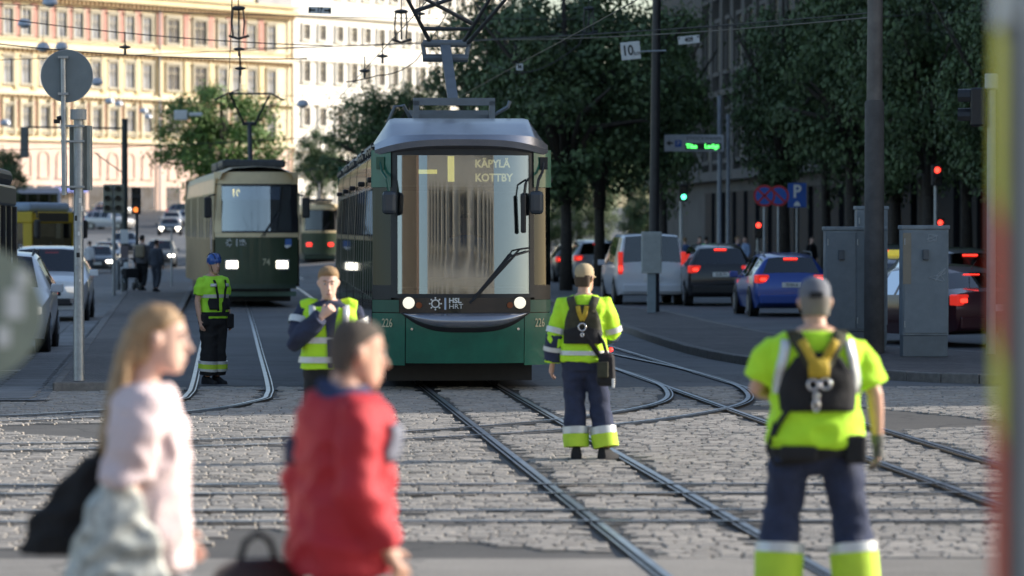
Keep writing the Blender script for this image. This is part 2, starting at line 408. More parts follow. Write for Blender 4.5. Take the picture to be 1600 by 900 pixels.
island('right_island', [tuple(p) for p in ri] + [(13, 55.5), (7.6, 57.2), (5.7, 61), (4.9, 68), (4.3, 76), (3.75, 86), (2.5, 93), (1.4, 102)], PAVEDARK)
li = [(XL(y) - 3.65, y) for y in (46.2, 60, 80, 100, 120, 140)] + [(-5.9 - .095 * (y - 46), y) for y in (140, 120, 100, 80, 60, 46)]
island('left_island', li, PAVEDARK, .12)
island('right_pavement', [(22, 46), (22, 110), (14.2, 180), (10, 240), (7.5, 240), (11, 180), (13.5, 140), (15.5, 100), (17.5, 60), (18.5, 46)], PAVEDARK)
# white bay line and pale paving slabs on the left carriageway edge
wl_ = MB(); wl_.bb(-9.2, -6.9, 52.5, 52.62, .008, .012); wl_.build('painted_line', WHITE, kind='structure')
sb = MB()
for i in range(46):
    yy = 44.2 + i * .8; xx = -6.35 - .093 * (yy - 46)
    sb.box((xx, yy, .004), (.55, .76, .02))
sb.build('edge_slabs', M('pale_slabs', (.2, .2, .2), .75, 0, .25, 3, .3, 50, island=.2), kind='structure')
# ================================================================ cars
def paint(name, col, metal=.2): return M(name, col, .32, metal, .04, 2, coat=.8)
KINDS = {  # stations: t, z_low, z_belt, z_top, w_low, w_belt, w_top
 'suv': [(0, .42, .66, .70, .72, .76, .70), (.02, .26, .80, .88, .84, .88, .80), (.10, .24, .92, .99, .93, .96, .84), (.27, .24, 1.0, 1.09, .95, .97, .80), (.41, .24, 1.03, 1.60, .95, .97, .66), (.43, .24, 1.03, 1.62, .95, .97, .665), (.585, .24, 1.04, 1.67, .95, .97, .67), (.605, .24, 1.04, 1.67, .95, .97, .67), (.77, .24, 1.06, 1.64, .95, .97, .65), (.79, .24, 1.06, 1.635, .95, .97, .65), (.90, .24, 1.09, 1.57, .94, .95, .62), (.925, .26, 1.09, 1.54, .93, .94, .61), (.98, .30, 1.06, 1.12, .90, .92, .78), (1, .42, .84, .90, .84, .86, .76)],
 'hatch': [(0, .36, .58, .62, .70, .74, .68), (.02, .22, .70, .78, .82, .86, .78), (.10, .2, .82, .89, .90, .93, .82), (.26, .2, .90, .98, .92, .95, .78), (.41, .2, .93, 1.42, .92, .95, .64), (.43, .2, .93, 1.44, .92, .95, .645), (.585, .2, .94, 1.49, .92, .95, .65), (.605, .2, .94, 1.49, .92, .95, .65), (.77, .2, .96, 1.47, .92, .95, .64), (.79, .2, .96, 1.465, .92, .95, .63), (.92, .2, .99, 1.41, .91, .93, .60), (.94, .22, .99, 1.39, .90, .92, .59), (.98, .28, .96, 1.02, .88, .90, .76), (1, .38, .74, .80, .82, .84, .74)],
 'sedan': [(0, .36, .56, .60, .70, .74, .68), (.02, .22, .66, .74, .82, .86, .78), (.10, .2, .78, .85, .90, .93, .82), (.27, .2, .86, .94, .92, .94, .78), (.42, .2, .89, 1.36, .92, .94, .62), (.44, .2, .89, 1.38, .92, .94, .625), (.56, .2, .9, 1.43, .92, .94, .63), (.58, .2, .9, 1.43, .92, .94, .63), (.70, .2, .92, 1.38, .92, .94, .61), (.72, .2, .92, 1.37, .92, .94, .605), (.77, .2, .93, 1.31, .92, .94, .59), (.79, .2, .94, 1.28, .92, .94, .58), (.90, .24, .95, 1.02, .9, .92, .76), (.985, .3, .9, .96, .86, .88, .76), (1, .4, .72, .78, .82, .84, .74)],
 'van': [(0, .42, .70, .74, .74, .78, .72), (.02, .28, .86, .94, .86, .90, .82), (.08, .26, .98, 1.05, .93, .95, .84), (.18, .26, 1.06, 1.16, .95, .96, .82), (.30, .26, 1.1, 1.80, .95, .96, .74), (.32, .26, 1.1, 1.83, .95, .96, .75), (.48, .26, 1.1, 1.92, .95, .96, .78), (.51, .26, 1.1, 1.93, .95, .96, .78), (.76, .26, 1.1, 1.93, .95, .96, .78), (.79, .26, 1.1, 1.93, .95, .96, .78), (.94, .26, 1.1, 1.90, .94, .95, .77), (.965, .28, 1.1, 1.87, .93, .94, .76), (.99, .30, 1.08, 1.16, .92, .93, .86), (1, .42, .86, .92, .88, .90, .84)],
}
def car(label, loc, rz, kind, col, L=4.5, head=None, tail=None, plate=None, rails=False, detail=True, cat='car', name='parked_car', wscale=1.0, glow=None):
    t = thing(name, label, cat, loc, rz); st = KINDS[kind]; P = paint(col[0], col[1], col[2] if len(col) > 2 else .2)
    rings = []
    for (q, zl, zb, zt, wl_, wb, wt) in st:
        y = q * L; wl_, wb, wt = wl_ * wscale, wb * wscale, wt * wscale; zm = zl + (zb - zl) * .55; rl = zt - min(.07, (zt - zb) * .3)
        wr = lerp(wb, wt, (rl - zb) / max(.001, zt - zb))
        half = [(wl_ * .96, zl), (wl_ + .015, lerp(zl, zb, .3)), (max(wl_, wb) + .01, zm), (wb, zb), (wr, rl), (wt * .94, zt), (wt * .5, zt + .025)]
        rings.append([(x, y, z) for x, z in half] + [(-x, y, z) for x, z in reversed(half)])
    n = 14; gl_ = [i for i in range(len(st) - 1)]
    # which spans are glass: side windows between pillars, windscreen and rear window across the top
    q = [s[0] for s in st]; ws = next(i for i in range(len(st)) if st[i][3] - st[i][2] > .3) - 1; rw = max(i for i in range(len(st)) if st[i][3] - st[i][2] > .3)
    side = [i for i in range(ws + 2, rw - 1) if q[i + 1] - q[i] > .03]
    body = MB(); sides = {}; g_front = MB(); g_rear = MB()
    for i in range(len(st) - 1):
        for j in range(n):
            k = (j + 1) % n; quad = [rings[i][j], rings[i][k], rings[i + 1][k], rings[i + 1][j]]
            if i in side and j in (3, 9): tgt = sides.setdefault((i, j), MB())
            elif i == ws and j in (5, 6, 7): tgt = g_front
            elif i == rw and j in (5, 6, 7) : tgt = g_rear
            else: tgt = body
            tgt.add(quad, [(0, 1, 2, 3)])
    body.add(rings[0], [tuple(range(n))]); body.add(rings[-1], [tuple(range(n))])
    def weld(mb_, nm, m_):
        me = mb_.mesh(nm); bm = bmesh.new(); bm.from_mesh(me); bmesh.ops.remove_doubles(bm, verts=bm.verts, dist=.0005); bmesh.ops.recalc_face_normals(bm, faces=bm.faces); bm.to_mesh(me); bm.free()
        return obj(nm, me, m_, t, 40)
    weld(body, 'body', P); [weld(q_, 'side_window', CARGLASS) for q_ in sides.values()]; weld(g_front, 'windscreen', CARGLASS); weld(g_rear, 'rear_window', CARGLASS)
    zb0 = st[3][2]; W2 = .95 * wscale
    # cabin: seats, dark floor
    cb = MB(); cb.bb(-W2 * .8, W2 * .8, L * .3, L * .85, .35, .7)
    for sx in (-.4, .4):
        cb.box((sx, L * .5, .9), (.5, .16, .75)); cb.box((sx, L * .5, 1.33 if kind != 'sedan' else 1.15), (.26, .1, .2)); cb.box((sx, L * .72, .85), (.5, .16, .6))
    cb.build('cabin', BLACK, t)
    r = .345 if kind in ('suv', 'van') else .315
    for wy in (L * .185, L * .80):
        for sx in (-1, 1):
            a = MB(); a.disc((sx * (W2 + .005), wy, r + .02), r + .075, .03, 'x', 24); a.build('wheel_arch', BLACK, t)
            w = MB(); w.disc((sx * (W2 - .09), wy, r), r, .25, 'x', 28); wo = w.build('wheel', RUBBER, t, bevel=.02)
            m = MB(); m.disc((sx * (W2 + .037), wy, r), r * .66, .01, 'x', 20)
            for k in range(5):
                an = k * 2 * pi / 5; m.box((sx * (W2 + .045), wy + cos(an) * r * .33, r + sin(an) * r * .33), (.015, r * .62, .06), Matrix.Rotation(an, 3, 'X'))
            m.build('rim', M('alloy', (.35, .36, .37), .35, .8), wo)
    wf = st[1][4] * wscale
    # front
    zh = lerp(st[1][1], st[1][2], .80)
    gm = MB(); gm.box((0, .02, zh - .03), (wf * .95, .1, .16)); gm.build('grille', BLACK, t, bevel=.02)
    lg = MB(); lg.box((0, .03, st[0][1] + .02), (wf * 1.55, .16, .16)); lg.build('bumper_intake', BLACK, t, bevel=.03)
    for sx in (-1, 1):
        h = MB(); h.box((sx * wf * .80, .06, zh + .03), (.36, .22, .13), Matrix.Rotation(sx * -.35, 3, 'Z'))
        h.build('headlight', head or M('headlamp_glass', (.55, .57, .6), .1, .3), t, bevel=.03)
        f = MB(); f.disc((sx * wf * .78, .0, st[0][1] + .05), .06, .1, 'y', 14); f.build('fog_lamp', glow or CHROME, t)
        m = MB(); m.box((sx * (W2 + .12), L * .315, zb0 + .08), (.2, .12, .15)); m.box((sx * (W2 + .01), L * .315, zb0 + .03), (.12, .05, .04)); m.build('wing_mirror', P if detail else BLACK, t, bevel=.03)
    # rear
    zr = st[-2][2]; wr_ = st[-2][5] * wscale
    rb = MB(); rb.box((0, L - .03, st[-1][1] + .04), (wr_ * 1.75, .14, .22)); rb.build('rear_bumper', BLACK if kind in ('suv',) else P, t, bevel=.03)
    for sx in (-1, 1):
        h = MB()
        if kind == 'van': h.box((sx * (wr_ - .06), L - .06, 1.15), (.13, .16, .62))
        else: h.box((sx * (wr_ - .15), L - .09, zr - .06), (.32, .2, .2), Matrix.Rotation(sx * .35, 3, 'Z'))
        h.build('tail_light', TAILD, t, bevel=.03)
        if tail:
            h = MB(); h.box((sx * (wr_ - (.16 if kind != 'van' else .06)), L + .005 if kind != 'van' else L + .02, zr - .07 if kind != 'van' else 1.0), (.19, .06, .075) if kind != 'van' else (.1, .03, .14)); h.build('brake_light', TAILR, t, bevel=.02)
    bl = MB(); bl.box((0, q[rw] * L + .04, st[rw][3] - .015), (.32, .06, .035)); bl.build('high_brake_light', TAILR if tail else TAILD, t)
    zp = zr - .2 if kind != 'van' else .72
    pl = MB(); pl.box((0, L + .012, zp), (.46, .03, .12)); po = pl.build('number_plate', WHITE, t)
    if plate: text_mesh(plate, .11, BLACK, po, (0, L + .029, zp), (pi / 2, 0, pi), sx=.9)
    pl = MB(); pl.box((0, -.02, st[0][1] + .17), (.46, .03, .11)); pl.build('number_plate', WHITE, t)
    if rails:
        for sx in (-1, 1):
            m = MB(); m.tube([(sx * st[6][6] * .93 * wscale, L * .44, st[5][3] - .0), (sx * st[6][6] * .95 * wscale, L * .5, st[6][3] + .06), (sx * st[6][6] * .95 * wscale, L * .8, st[9][3] + .06), (sx * st[6][6] * .9 * wscale, L * .88, st[10][3])], .018, 6); m.build('roof_rail', BLACK, t)
    an = MB(); an.cyl((0, L * .8, st[9][3]), (0, L * .84, st[9][3] + .16), .008, .004, 6); an.build('aerial', BLACK, t)
    return t
def place(px, s, back=False): x, y = at(px, s); return (x, y, gz(x, y))
AWAY = pi + .08; TOWARD = .08
def away(px, s, L, r=None):
    x, y = at(px, s); r = AWAY if r is None else r; return (x + sin(r) * L, y - cos(r) * L, gz(x, y))     # px, s give the rear end; origin sits at the front
WHITEP = ('white_car_paint', (.86, .87, .88), 0)
# left carriageway, coming towards the square
car('white crossover with lit halo headlights at the head of the left queue', place(-18, 94), TOWARD, 'suv', WHITEP, 4.45, M('halo_lamp', (.7, .72, .75), .1, .2, emit=(1, .95, .85), estr=.5), rails=True)
car('large white luxury SUV waiting behind the white crossover', place(66, 69.5), TOWARD, 'suv', WHITEP, 4.85, M('clear_lamp', (.6, .62, .66), .08, .2, emit=(1, .97, .9), estr=.3), rails=True, wscale=1.03)
car('dark grey car with one bright headlight behind the yellow bus', place(152, 29), TOWARD, 'hatch', ('graphite_paint', (.06, .065, .075)), 4.4, HEADL)
car('silver blue car queued behind the dark grey car', place(166, 25.5), TOWARD, 'hatch', ('silver_blue_paint', (.16, .2, .26)), 4.4, HEADS)
car('dark blue estate car queued last on the avenue', place(194, 23), TOWARD, 'hatch', ('dull_blue_paint', (.05, .07, .11)), 4.4)
car('grey car with lit headlights behind the couple with the pushchair', place(250, 26), TOWARD, 'suv', ('mid_grey_paint', (.16, .17, .18)), 4.4, HEADL)
car('dark saloon with both headlights lit driving down the far slope', place(265, 19.2), TOWARD, 'sedan', ('black_blue_paint', (.03, .035, .045)), 4.5, HEADL, glow=HEADL)
car('silver car following the dark saloon down the far slope', place(268, 17.2), TOWARD, 'hatch', ('silver_paint', (.4, .42, .45)), 4.3)
x_, y_ = at(232, 14.2); car('bright white sunlit car turning across the far junction', (x_ - 2.0, y_, gz(x_, y_)), pi / 2 - .5, 'hatch', WHITEP, 4.3, head=HEADS)
# right carriageway, going away
car('white panel van with lit tail lamps behind the grey box post', away(1019, 57, 4.6), AWAY, 'van', ('van_white', (.66, .68, .72), 0), 4.6, tail=TAILR, cat='van', name='delivery_van', plate='SIK-1')
car('black crossover with red tail lamps beside the white van', away(1127, 58, 4.4, AWAY - .03), AWAY - .03, 'suv', ('black_paint', (.012, .012, .014)), 4.4, tail=TAILR, plate='ELR-71', wscale=.95)
car('blue estate car with silver roof rails and lit brake lamps', away(1237, 66, 4.3, AWAY - .02), AWAY - .02, 'hatch', ('bright_blue_paint', (.02, .07, .34), .4), 4.3, tail=TAILR, plate='XHH-6', rails=True, wscale=.95)
car('silver car with red lamps half hidden behind the dark tree trunks', away(936, 42, 4.4), AWAY, 'suv', ('grey_silver_paint', (.3, .31, .33)), 4.4, tail=TAILR)
tx = car('dark blue taxi with yellow roof sign between post and cabinet', away(1416, 70, 4.6, AWAY - .1), AWAY - .1, 'sedan', ('midnight_paint', (.012, .018, .05)), 4.6, tail=TAILR, name='taxi')
m = MB(); m.box((0, 2.3, 1.53), (.5, .16, .15), taper=.8); m.build('taxi_sign', M('taxi_sign_yellow', (.7, .6, .08), .5, emit=(1, .8, .1), estr=.25), tx, bevel=.03)
car('burgundy saloon with pale sky sheen turning in behind the tagged cabinet', (6.7, 67.2, 0), pi + .40, 'sedan', ('burgundy_paint', (.06, .008, .014)), 4.7, tail=TAILR)
car('tall black SUV beyond the burgundy saloon', (8.9, 81, 0), pi + .2, 'suv', ('gloss_black_paint', (.01, .01, .011)), 4.8, tail=TAILR, wscale=1.02)
car('dark grey car waiting beyond the tagged cabinet', (9.4, 96, 0), AWAY, 'suv', ('slate_paint', (.035, .04, .05)), 4.5, tail=TAILR)
car('small dark car far up the right lane under the trees', away(905, 40, 4.2), AWAY, 'hatch', ('dim_black_paint', (.02, .02, .022)), 4.2, tail=TAILR)

for k, (px, s_, kd, cn, cc) in enumerate(((20, 16.5, 'hatch', 'far_silver', (.4, .42, .45)), (128, 16.2, 'suv', 'far_black', (.02, .02, .022)), (165, 16.0, 'hatch', 'far_red', (.25, .03, .03)), (205, 17.5, 'suv', 'far_white', (.6, .6, .62)), (300, 17, 'hatch', 'far_blue', (.05, .09, .2)), (330, 16, 'suv', 'far_grey', (.15, .16, .17)), (440, 15.5, 'hatch', 'far_dark', (.04, .04, .045)))):
    car('distant %s car parked before the ornate facade' % cn.split('_')[1], place(px, s_), 1.2 if k % 2 else .3, kd, (cn + '_paint', cc), 4.4)
# ================================================================ buses
def bus(label, loc, rz, lower, upper, roofc, L=12, lit=None):
    t = thing('city_bus', label, 'bus', loc, rz); H, w = 3.05, 1.27
    m = MB(); m.bb(-w, w, 0, L, .3, 1.15); m.build('lower_body', lower, t, bevel=.06)
    m = MB(); m.bb(-w + .03, w - .03, .05, L - .03, 1.15, 2.45); m.build('window_band', glass('bus_glass', (.08, .1, .1), .1), t)
    m = MB(); m.bb(-w, w, 0, L, 2.45, 2.78); m.build('upper_band', upper, t, bevel=.04)
    m = MB(); m.bb(-w + .05, w - .05, .1, L - .1, 2.78, H); m.build('roof', roofc, t, bevel=.1)
    for i in range(9):
        for sx in (-1, 1):
            m = MB(); yy = .02 + i * (L - .12) / 8; m.bb(sx * (w - .06), sx * (w + .004), yy, yy + (.28 if i in (0, 8) else .1), 1.15, 2.45); m.build('window_pillar', upper if i in (0, 8) else BLACK, t)
    m = MB(); m.bb(-w + .1, w - .1, .3, L - .3, .5, 1.2)
    for i in range(7):
        for sx in (-.7, .7): m.box((sx, 1.8 + i * 1.4, 1.4), (.85, .12, .75))
    m.build('seats', BLACK, t)
    for wy in (2.4, L - 3.0):
        for sx in (-1, 1):
            m = MB(); m.disc((sx * (w - .12), wy, .48), .48, .3, 'x', 26); m.build('wheel', RUBBER, t)
    for sx in (-1, 1):
        m = MB(); m.box((sx * .95, -.02, .62), (.34, .08, .2)); m.build('headlight', HEADS, t, bevel=.03)
        m = MB(); m.tube([(sx * (w - .1), .02, 2.75), (sx * (w + .1), -.2, 2.8), (sx * (w + .14), -.24, 2.6)], .025, 6); mo = m.build('mirror_arm', BLACK, t)
        m = MB(); m.box((sx * (w + .15), -.25, 2.28), (.2, .16, .55)); m.build('mirror', lit or BLACK, mo, bevel=.06)
    m = MB(); m.bb(-.9, .9, -.01, .03, 2.5, 2.75); m.build('destination_display', BLACK, t)
    return t
YEL = M('bus_yellow', (.55, .38, .02), .45, 0, .05); BLU = M('bus_blue', (.04, .1, .22), .45); 
bus('blue city bus with yellow window frame behind the white SUV', (-13.3, 104, -.2), 1.2, BLU, YEL, M('bus_roof_pale', (.3, .38, .48), .5))
bus('dark bus at the kerb with sun glow tinted onto its mirror', (-8.46, 46.9, 0), TOWARD, M('bus_dark', (.02, .022, .028), .3), M('bus_dark2', (.02, .022, .028), .3), BLACK, 12, M('sunglow_mirror', (.75, .5, .2), .4))  # warm sun glow put into the mirror colour
bus('pale blue coach standing at the far junction before the facade', (*at(92, 15.5), gz(*at(92, 15.5))), pi / 2 + .3, M('coach_blue', (.12, .16, .25), .5), M('coach_blue2', (.2, .25, .36), .5), M('coach_grey', (.2, .22, .26), .5), 9)

# emergency vehicle beside the camera: only its striped rear corner reaches the frame
def rescue():
    t = thing('rescue_vehicle', 'red and yellow striped rescue van corner beside the camera', 'van', (.838, 6.2, 0), 0)
    W_, L_ = 2.0, 5.2
    m = MB(); m.bb(.0, W_, -L_, 0, .35, 2.75); m.build('body', M('rescue_grey', (.33, .33, .34), .5), t, bevel=.04)
    R_ = M('rescue_red', (.88, .09, .03), .45); Y_ = M('rescue_yellow', (.92, .82, .03), .45)
    z = .4; k = 0
    while z < 2.35:
        a = MB(); h = .14 + .09 * (k % 3)
        a.add([(-.006, -.19, z - .1), (-.006, -.003, z), (-.006, -.003, z + h), (-.006, -.19, z + h - .1)], [(0, 1, 2, 3)])
        a.add([(-.006, .006, z), (.16, .006, z + .1), (.16, .006, z + h + .1), (-.006, .006, z + h)], [(0, 1, 2, 3)])
        a.build('reflective_stripe', (Y_, R_)[k % 2], t); z += h; k += 1
    m = MB(); m.bb(-.008, .1, -.3, .008, 2.42, 2.7); m.build('marker_panel', WHITE, t, bevel=.01)
    m = MB(); m.bb(.17, .3, -.02, .02, .4, 2.7); m.build('door_seal', BLACK, t); m = MB(); m.bb(-.012, .02, -.27, -.19, .4, 2.7); m.build('corner_trim', BLACK, t)
    m = MB(); m.bb(.3, W_ - .3, -.01, .02, .5, 2.6); m.build('rear_door', M('rescue_pale', (.42, .42, .42), .5), t, bevel=.02)
    for wy in (-.9, -4.2):
        for sx in (.12, W_ - .12):
            m = MB(); m.disc((sx, wy, .36), .36, .24, 'x', 24); m.build('wheel', RUBBER, t)
rescue()

# ================================================================ green low-floor tram 226
GREEN = M('tram_green', (.012, .135, .085), .4, 0, .25, 2.2, .04, 30, coat=.4)
GREEND = M('tram_green_dark', (.01, .1, .065), .4, 0, .12, 3, coat=.4)
SILVER = M('tram_silver', (.36, .37, .41), .26, .75, .08, 2)
CREAMN = M('fleet_number_cream', (.6, .55, .35), .5)
SHIELD = glass('tram_windscreen', (.6, .65, .68), .21, .03)
SIDEG = glass('tram_side_glass', (.10, .12, .12), .12, .02)
SIDESHEEN = M('tram_side_sheen', (.055, .06, .05), .16, .55, .3, 1.5, coat=.6)  # green flank toned dark and metallic for its brownish reflected sheen
def tram226(loc, rz):
    t = thing('green_tram', 'modern green low-floor tram with silver visor and fleet number 226', 'tram', loc, rz)
    def fy(x, z):
        return .40 * (abs(x) / 1.16) ** 3.2 + max(0, z - 1.2) * .065 + max(0, .8 - z) * .12
    def panel(nm, x0, x1, z0, z1, mat, off=0.0, th=.03, nx=10, nz=4, parent=t, zf0=None, zf1=None, smooth=40):
        """curved plate on the front surface"""
        fr, bk = [], []
        for j in range(nz + 1):
            for i in range(nx + 1):
                x = lerp(x0, x1, i / nx); a = zf0(x) if zf0 else z0; b = zf1(x) if zf1 else z1; z = lerp(a, b, j / nz)
                y = fy(x, z) - off; fr.append((x, y, z)); bk.append((x * .995, y + th, z))
        n = len(fr); w = nx + 1; m = MB(); fs = []
        for j in range(nz):
            for i in range(nx):
                a = j * w + i; fs += [(a, a + 1, a + w + 1, a + w), (n + a + w, n + a + w + 1, n + a + 1, n + a)]
        for i in range(nx): a, b = i, nz * w + i; fs += [(a + 1, a, n + a, n + a + 1), (b, b + 1, n + b + 1, n + b)]
        for j in range(nz): a, b = j * w, j * w + nx; fs += [(a, a + w, n + a + w, n + a), (b + w, b, n + b, n + b + w)]
        m.add(fr + bk, fs); return m.build(nm, mat, parent, smooth)
    # front
    panel('front_backing', -1.12, 1.12, .45, 1.2, BLACK, -.05)
    cp = panel('centre_skirt', -.735, .785, .36, .985, GREEN, .03, .05, 12, 8)
    for sx in (-.66, .71):
        m = MB(); m.disc((sx, fy(sx, .83) - .036, .80), .017, .02); m.build('bolt', CHROME, cp)
    for a, b, tx_ in ((-1.155, -.745, -.97), (.795, 1.155, 1.0)):
        p = panel('corner_skirt', a, b, .33, 1.0, GREEN, .02, .05, 8, 6)
        panel('upper_skirt', a, b + 0 if a > 0 else -.82, 1.012, 1.17, GREEND, .015, .05, 6, 2)
        yy = fy(tx_, .87); ang = math.atan((fy(tx_ + .05, .87) - fy(tx_ - .05, .87)) / .1)
        text_mesh('226', .155, CREAMN, p, (tx_, yy - .028, .87), (pi / 2, 0, ang), sx=.72, bold=.001)
    lb = panel('lamp_band', -.815, .87, 1.0, 1.2, M('gloss_black', (.012, .012, .015), .12, 0, .1, 3, coat=.6), .03, .05, 14, 2)
    for sx, ix in ((-.70, -.57), (.73, .60)):
        m = MB(); m.disc((sx, fy(sx, 1.13) - .045, 1.135), .077, .03, 'y', 24); m.build('headlight', M('tram_lamp', (.9, .87, .75), .3, emit=(1, .92, .72), estr=.55), lb, bevel=.008)
        m = MB(); m.disc((sx, fy(sx, 1.13) - .038, 1.135), .088, .03, 'y', 24); m.build('lamp_ring', BLACK, lb)
        m = MB(); m.disc((ix, fy(ix, 1.1) - .04, 1.105), .04, .02, 'y', 18); m.build('indicator', M('indicator_amber', (.25, .06, .02), .2), lb)
    # logo and lettering on the lamp band
    lx = -.36; lg = MB()
    ring = [(lx + .048 * cos(a), fy(lx, 1.12) - .037, 1.125 + .048 * sin(a)) for a in [2 * pi * k / 20 for k in range(21)]]
    lg.tube(ring, .009, 6, caps=False)
    for k in range(8):
        a = k * pi / 4; lg.tube([(lx + .05 * cos(a), fy(lx, 1.12) - .037, 1.125 + .05 * sin(a)), (lx + .068 * cos(a), fy(lx, 1.12) - .037, 1.125 + .068 * sin(a))], .005, 6); lg.ell((lx + .074 * cos(a), fy(lx, 1.12) - .037, 1.125 + .074 * sin(a)), (.011, .008, .011), 8, 6)
    lg.build('emblem', WHITE, lb)
    m = MB(); m.bb(-.245, -.222, fy(.2, 1.1) - .037, fy(.2, 1.1) - .02, 1.05, 1.2); m.build('emblem_bar', M('pale_blue', (.45, .55, .7), .5), lb)
    text_mesh('HSL', .088, WHITE, lb, (-.19, fy(.1, 1.1) - .036, 1.163), sx=1.1, align='LEFT', bold=.003); text_mesh('HRT', .088, WHITE, lb, (-.19, fy(.1, 1.1) - .036, 1.088), sx=1.1, align='LEFT')
    # bumper bulge: a smile-shaped silver lens in a black rim
    def lens(nm, hw, z0, depth, bulge, mat, off):
        rows = []
        for i in range(25):
            u = -1 + 2 * i / 24; x = .03 + u * hw; dz = depth * max(.02, (1 - abs(u) ** 3.2)); rows.append([(x, fy(x, .9) - off - bulge * sin(pi * v / 6) ** .6 * max(.05, 1 - u ** 4), z0 - dz * v / 6) for v in range(7)])
        m = MB(); m.loft(rows, False); m.build(nm, mat, t, 60)
    lens('bumper_rim', .83, 1.008, .25, .05, BLACK, .038); lens('bumper', .79, 1.0, .20, .09, SILVER, .045)
    # windscreen, mullions, corner panes, ears
    ws = panel('windscreen', -.845, .865, 1.205, 3.06, SHIELD, .0, .012, 16, 12)
    for a, b in ((-.92, -.845), (.865, .925)): panel('mullion', a, b, 1.2, 3.07, BLACK, .012, .04, 3, 10)
    panel('screen_base', -.85, .87, 1.19, 1.25, BLACK, .016, .04, 14, 1); panel('screen_header', -.85, .87, 3.03, 3.11, BLACK, .012, .04, 14, 1)
    for a, b in ((-1.15, -.92), (.925, 1.15)):
        panel('corner_pane', a, b, 1.36, 2.64, glass('corner_glass', (.16, .2, .2), .03, .05, .12), .0, .012, 6, 6); panel('corner_sill', a, b, 1.175, 1.36, BLACK, .006, .03, 6, 2)
        e = panel('ear_panel', a * 1.0 if a > 0 else -1.165, b if a < 0 else 1.165, 2.62, 3.10, GREEN, .035, .25, 8, 6)
        cx_ = (a + b) / 2; sg = -1 if a < 0 else 1; yf = fy(cx_, 2.8) - .05
        m = MB(); m.tube([(cx_ + .02 * sg, yf, 2.95), (cx_ - .0 * sg, yf - .06, 2.82), (cx_ - .06 * sg, yf - .2, 2.72), (cx_ - .09 * sg, yf - .22, 2.55)], .018, 8); m.box((cx_ + .02 * sg, yf + .01, 2.93), (.1, .06, .16)); ma = m.build('mirror_arm', BLACK if a > 0 else GREEND, t)
        m = MB(); m.box((cx_ - .09 * sg, yf - .22, 2.42), (.18, .11, .30)); m.build('mirror', M('mirror_shell', (.05, .06, .075), .3), ma, bevel=.05)
    # silver visor
    rows = []
    for i in range(33):
        x = -1.12 + 2.24 * i / 32; u = abs(x) / 1.12; zb = 3.19 - .13 * u ** 3; zt = 3.53 if abs(x) < .9 else lerp(3.53, 3.2, (abs(x) - .9) / .22)
        f0 = fy(x, 3.1) - .10 * (1 - u ** 4); zr = lerp(zb + .10, zt, .25 * u ** 2)
        rows.append([(x, f0 + .12, zb - .09), (x, f0 - .02, zb - .04), (x, f0 - .05, zb + .04), (x, f0 - .01, zr), (x, lerp(f0, 1.15, .5), lerp(zr, zt, .62)), (x, 1.15 - .1 * u, zt), (x, 1.75, zt - .02)])
    m = MB(); m.loft(rows, False); m.build('visor', SILVER, t, 28)
    # destination display behind the glass
    db = MB(); db.add([(-.8, .35, 2.64), (.82, .35, 2.64), (.82, .39, 3.02), (-.8, .39, 3.02)], [(0, 1, 2, 3)]); db.build('destination_box', M('display_grey', (.06, .065, .075), .5), t)
    AMB = M('amber_leds', (.5, .42, .1), .5, emit=(1, .8, .2), estr=1.1); AMB2 = M('amber_leds_dim', (.4, .36, .16), .5, emit=(1, .82, .35), estr=.6)
    text_mesh('1', .42, AMB, t, (-.14, .36, 2.84), (radians(84), 0, 0), 'display_digit', sx=1.0, bold=.022)
    m = MB(); m.box((-.44, .35, 2.82), (.24, .01, .055)); m.build('display_dash', M('amber_bright', (.6, .5, .1), .5, emit=(1, .8, .15), estr=1.0), t)
    text_mesh('KÄPYLÄ', .14, AMB2, t, (.17, .37, 2.92), (radians(84), 0, 0), 'display_line', sx=.9, align='LEFT', bold=.004); text_mesh('KOTTBY', .14, AMB2, t, (.17, .35, 2.74), (radians(84), 0, 0), 'display_line', sx=.9, align='LEFT', bold=.004)
    m = MB(); m.bb(-.82, .84, .30, .38, 2.57, 2.63); m.build('display_sill', BLACK, t)
    # cab interior
    m = MB(); m.bb(-.85, .85, .25, .75, 1.0, 1.33); m.box((.0, .55, 1.38), (.9, .3, .14)); m.build('dashboard', BLACK, t, bevel=.05)
    m = MB(); m.bb(-1.0, 1.0, 2.4, 2.45, .5, 3.2); m.build('cab_bulkhead', M('cab_wall', (.2, .21, .22), .6), t)
    for sx in (-1, 1): m = MB(); m.bb(sx * 1.07, sx * 1.10, .62, 2.4, .5, 3.0); m.build('added_cab_panel', M('added_cab_panel', (.03, .04, .04), .7), t)  # added dark panels keep bright side reflections out of the corner panes
    m = MB(); m.box((.12, 1.45, 1.55), (.5, .14, .9)); m.box((.12, 1.2, 1.08), (.5, .5, .16)); m.build('driver_seat', BLACK, t, bevel=.04)
    m = MB(); m.bb(-1.08, 1.08, .5, 24, .42, .5); m.build('floor', BLACK, t)
    # wipers
    y_ = fy(.5, 1.6) - .05
    m = MB(); m.tube([(.86, fy(.86, 1.85) - .05, 1.84), (.72, y_ - .02, 1.82), (.17, fy(.1, 1.25) - .06, 1.24)], .012, 6); m.tube([(.86, fy(.86, 1.8) - .05, 1.80), (.66, y_ - .02, 1.74), (.12, fy(.05, 1.2) - .06, 1.16)], .012, 6); m.tube([(.62, fy(.6, 1.8) - .04, 1.76), (.08, fy(0, 1.15) - .04, 1.13)], .018, 6); m.build('wiper', BLACK, t)
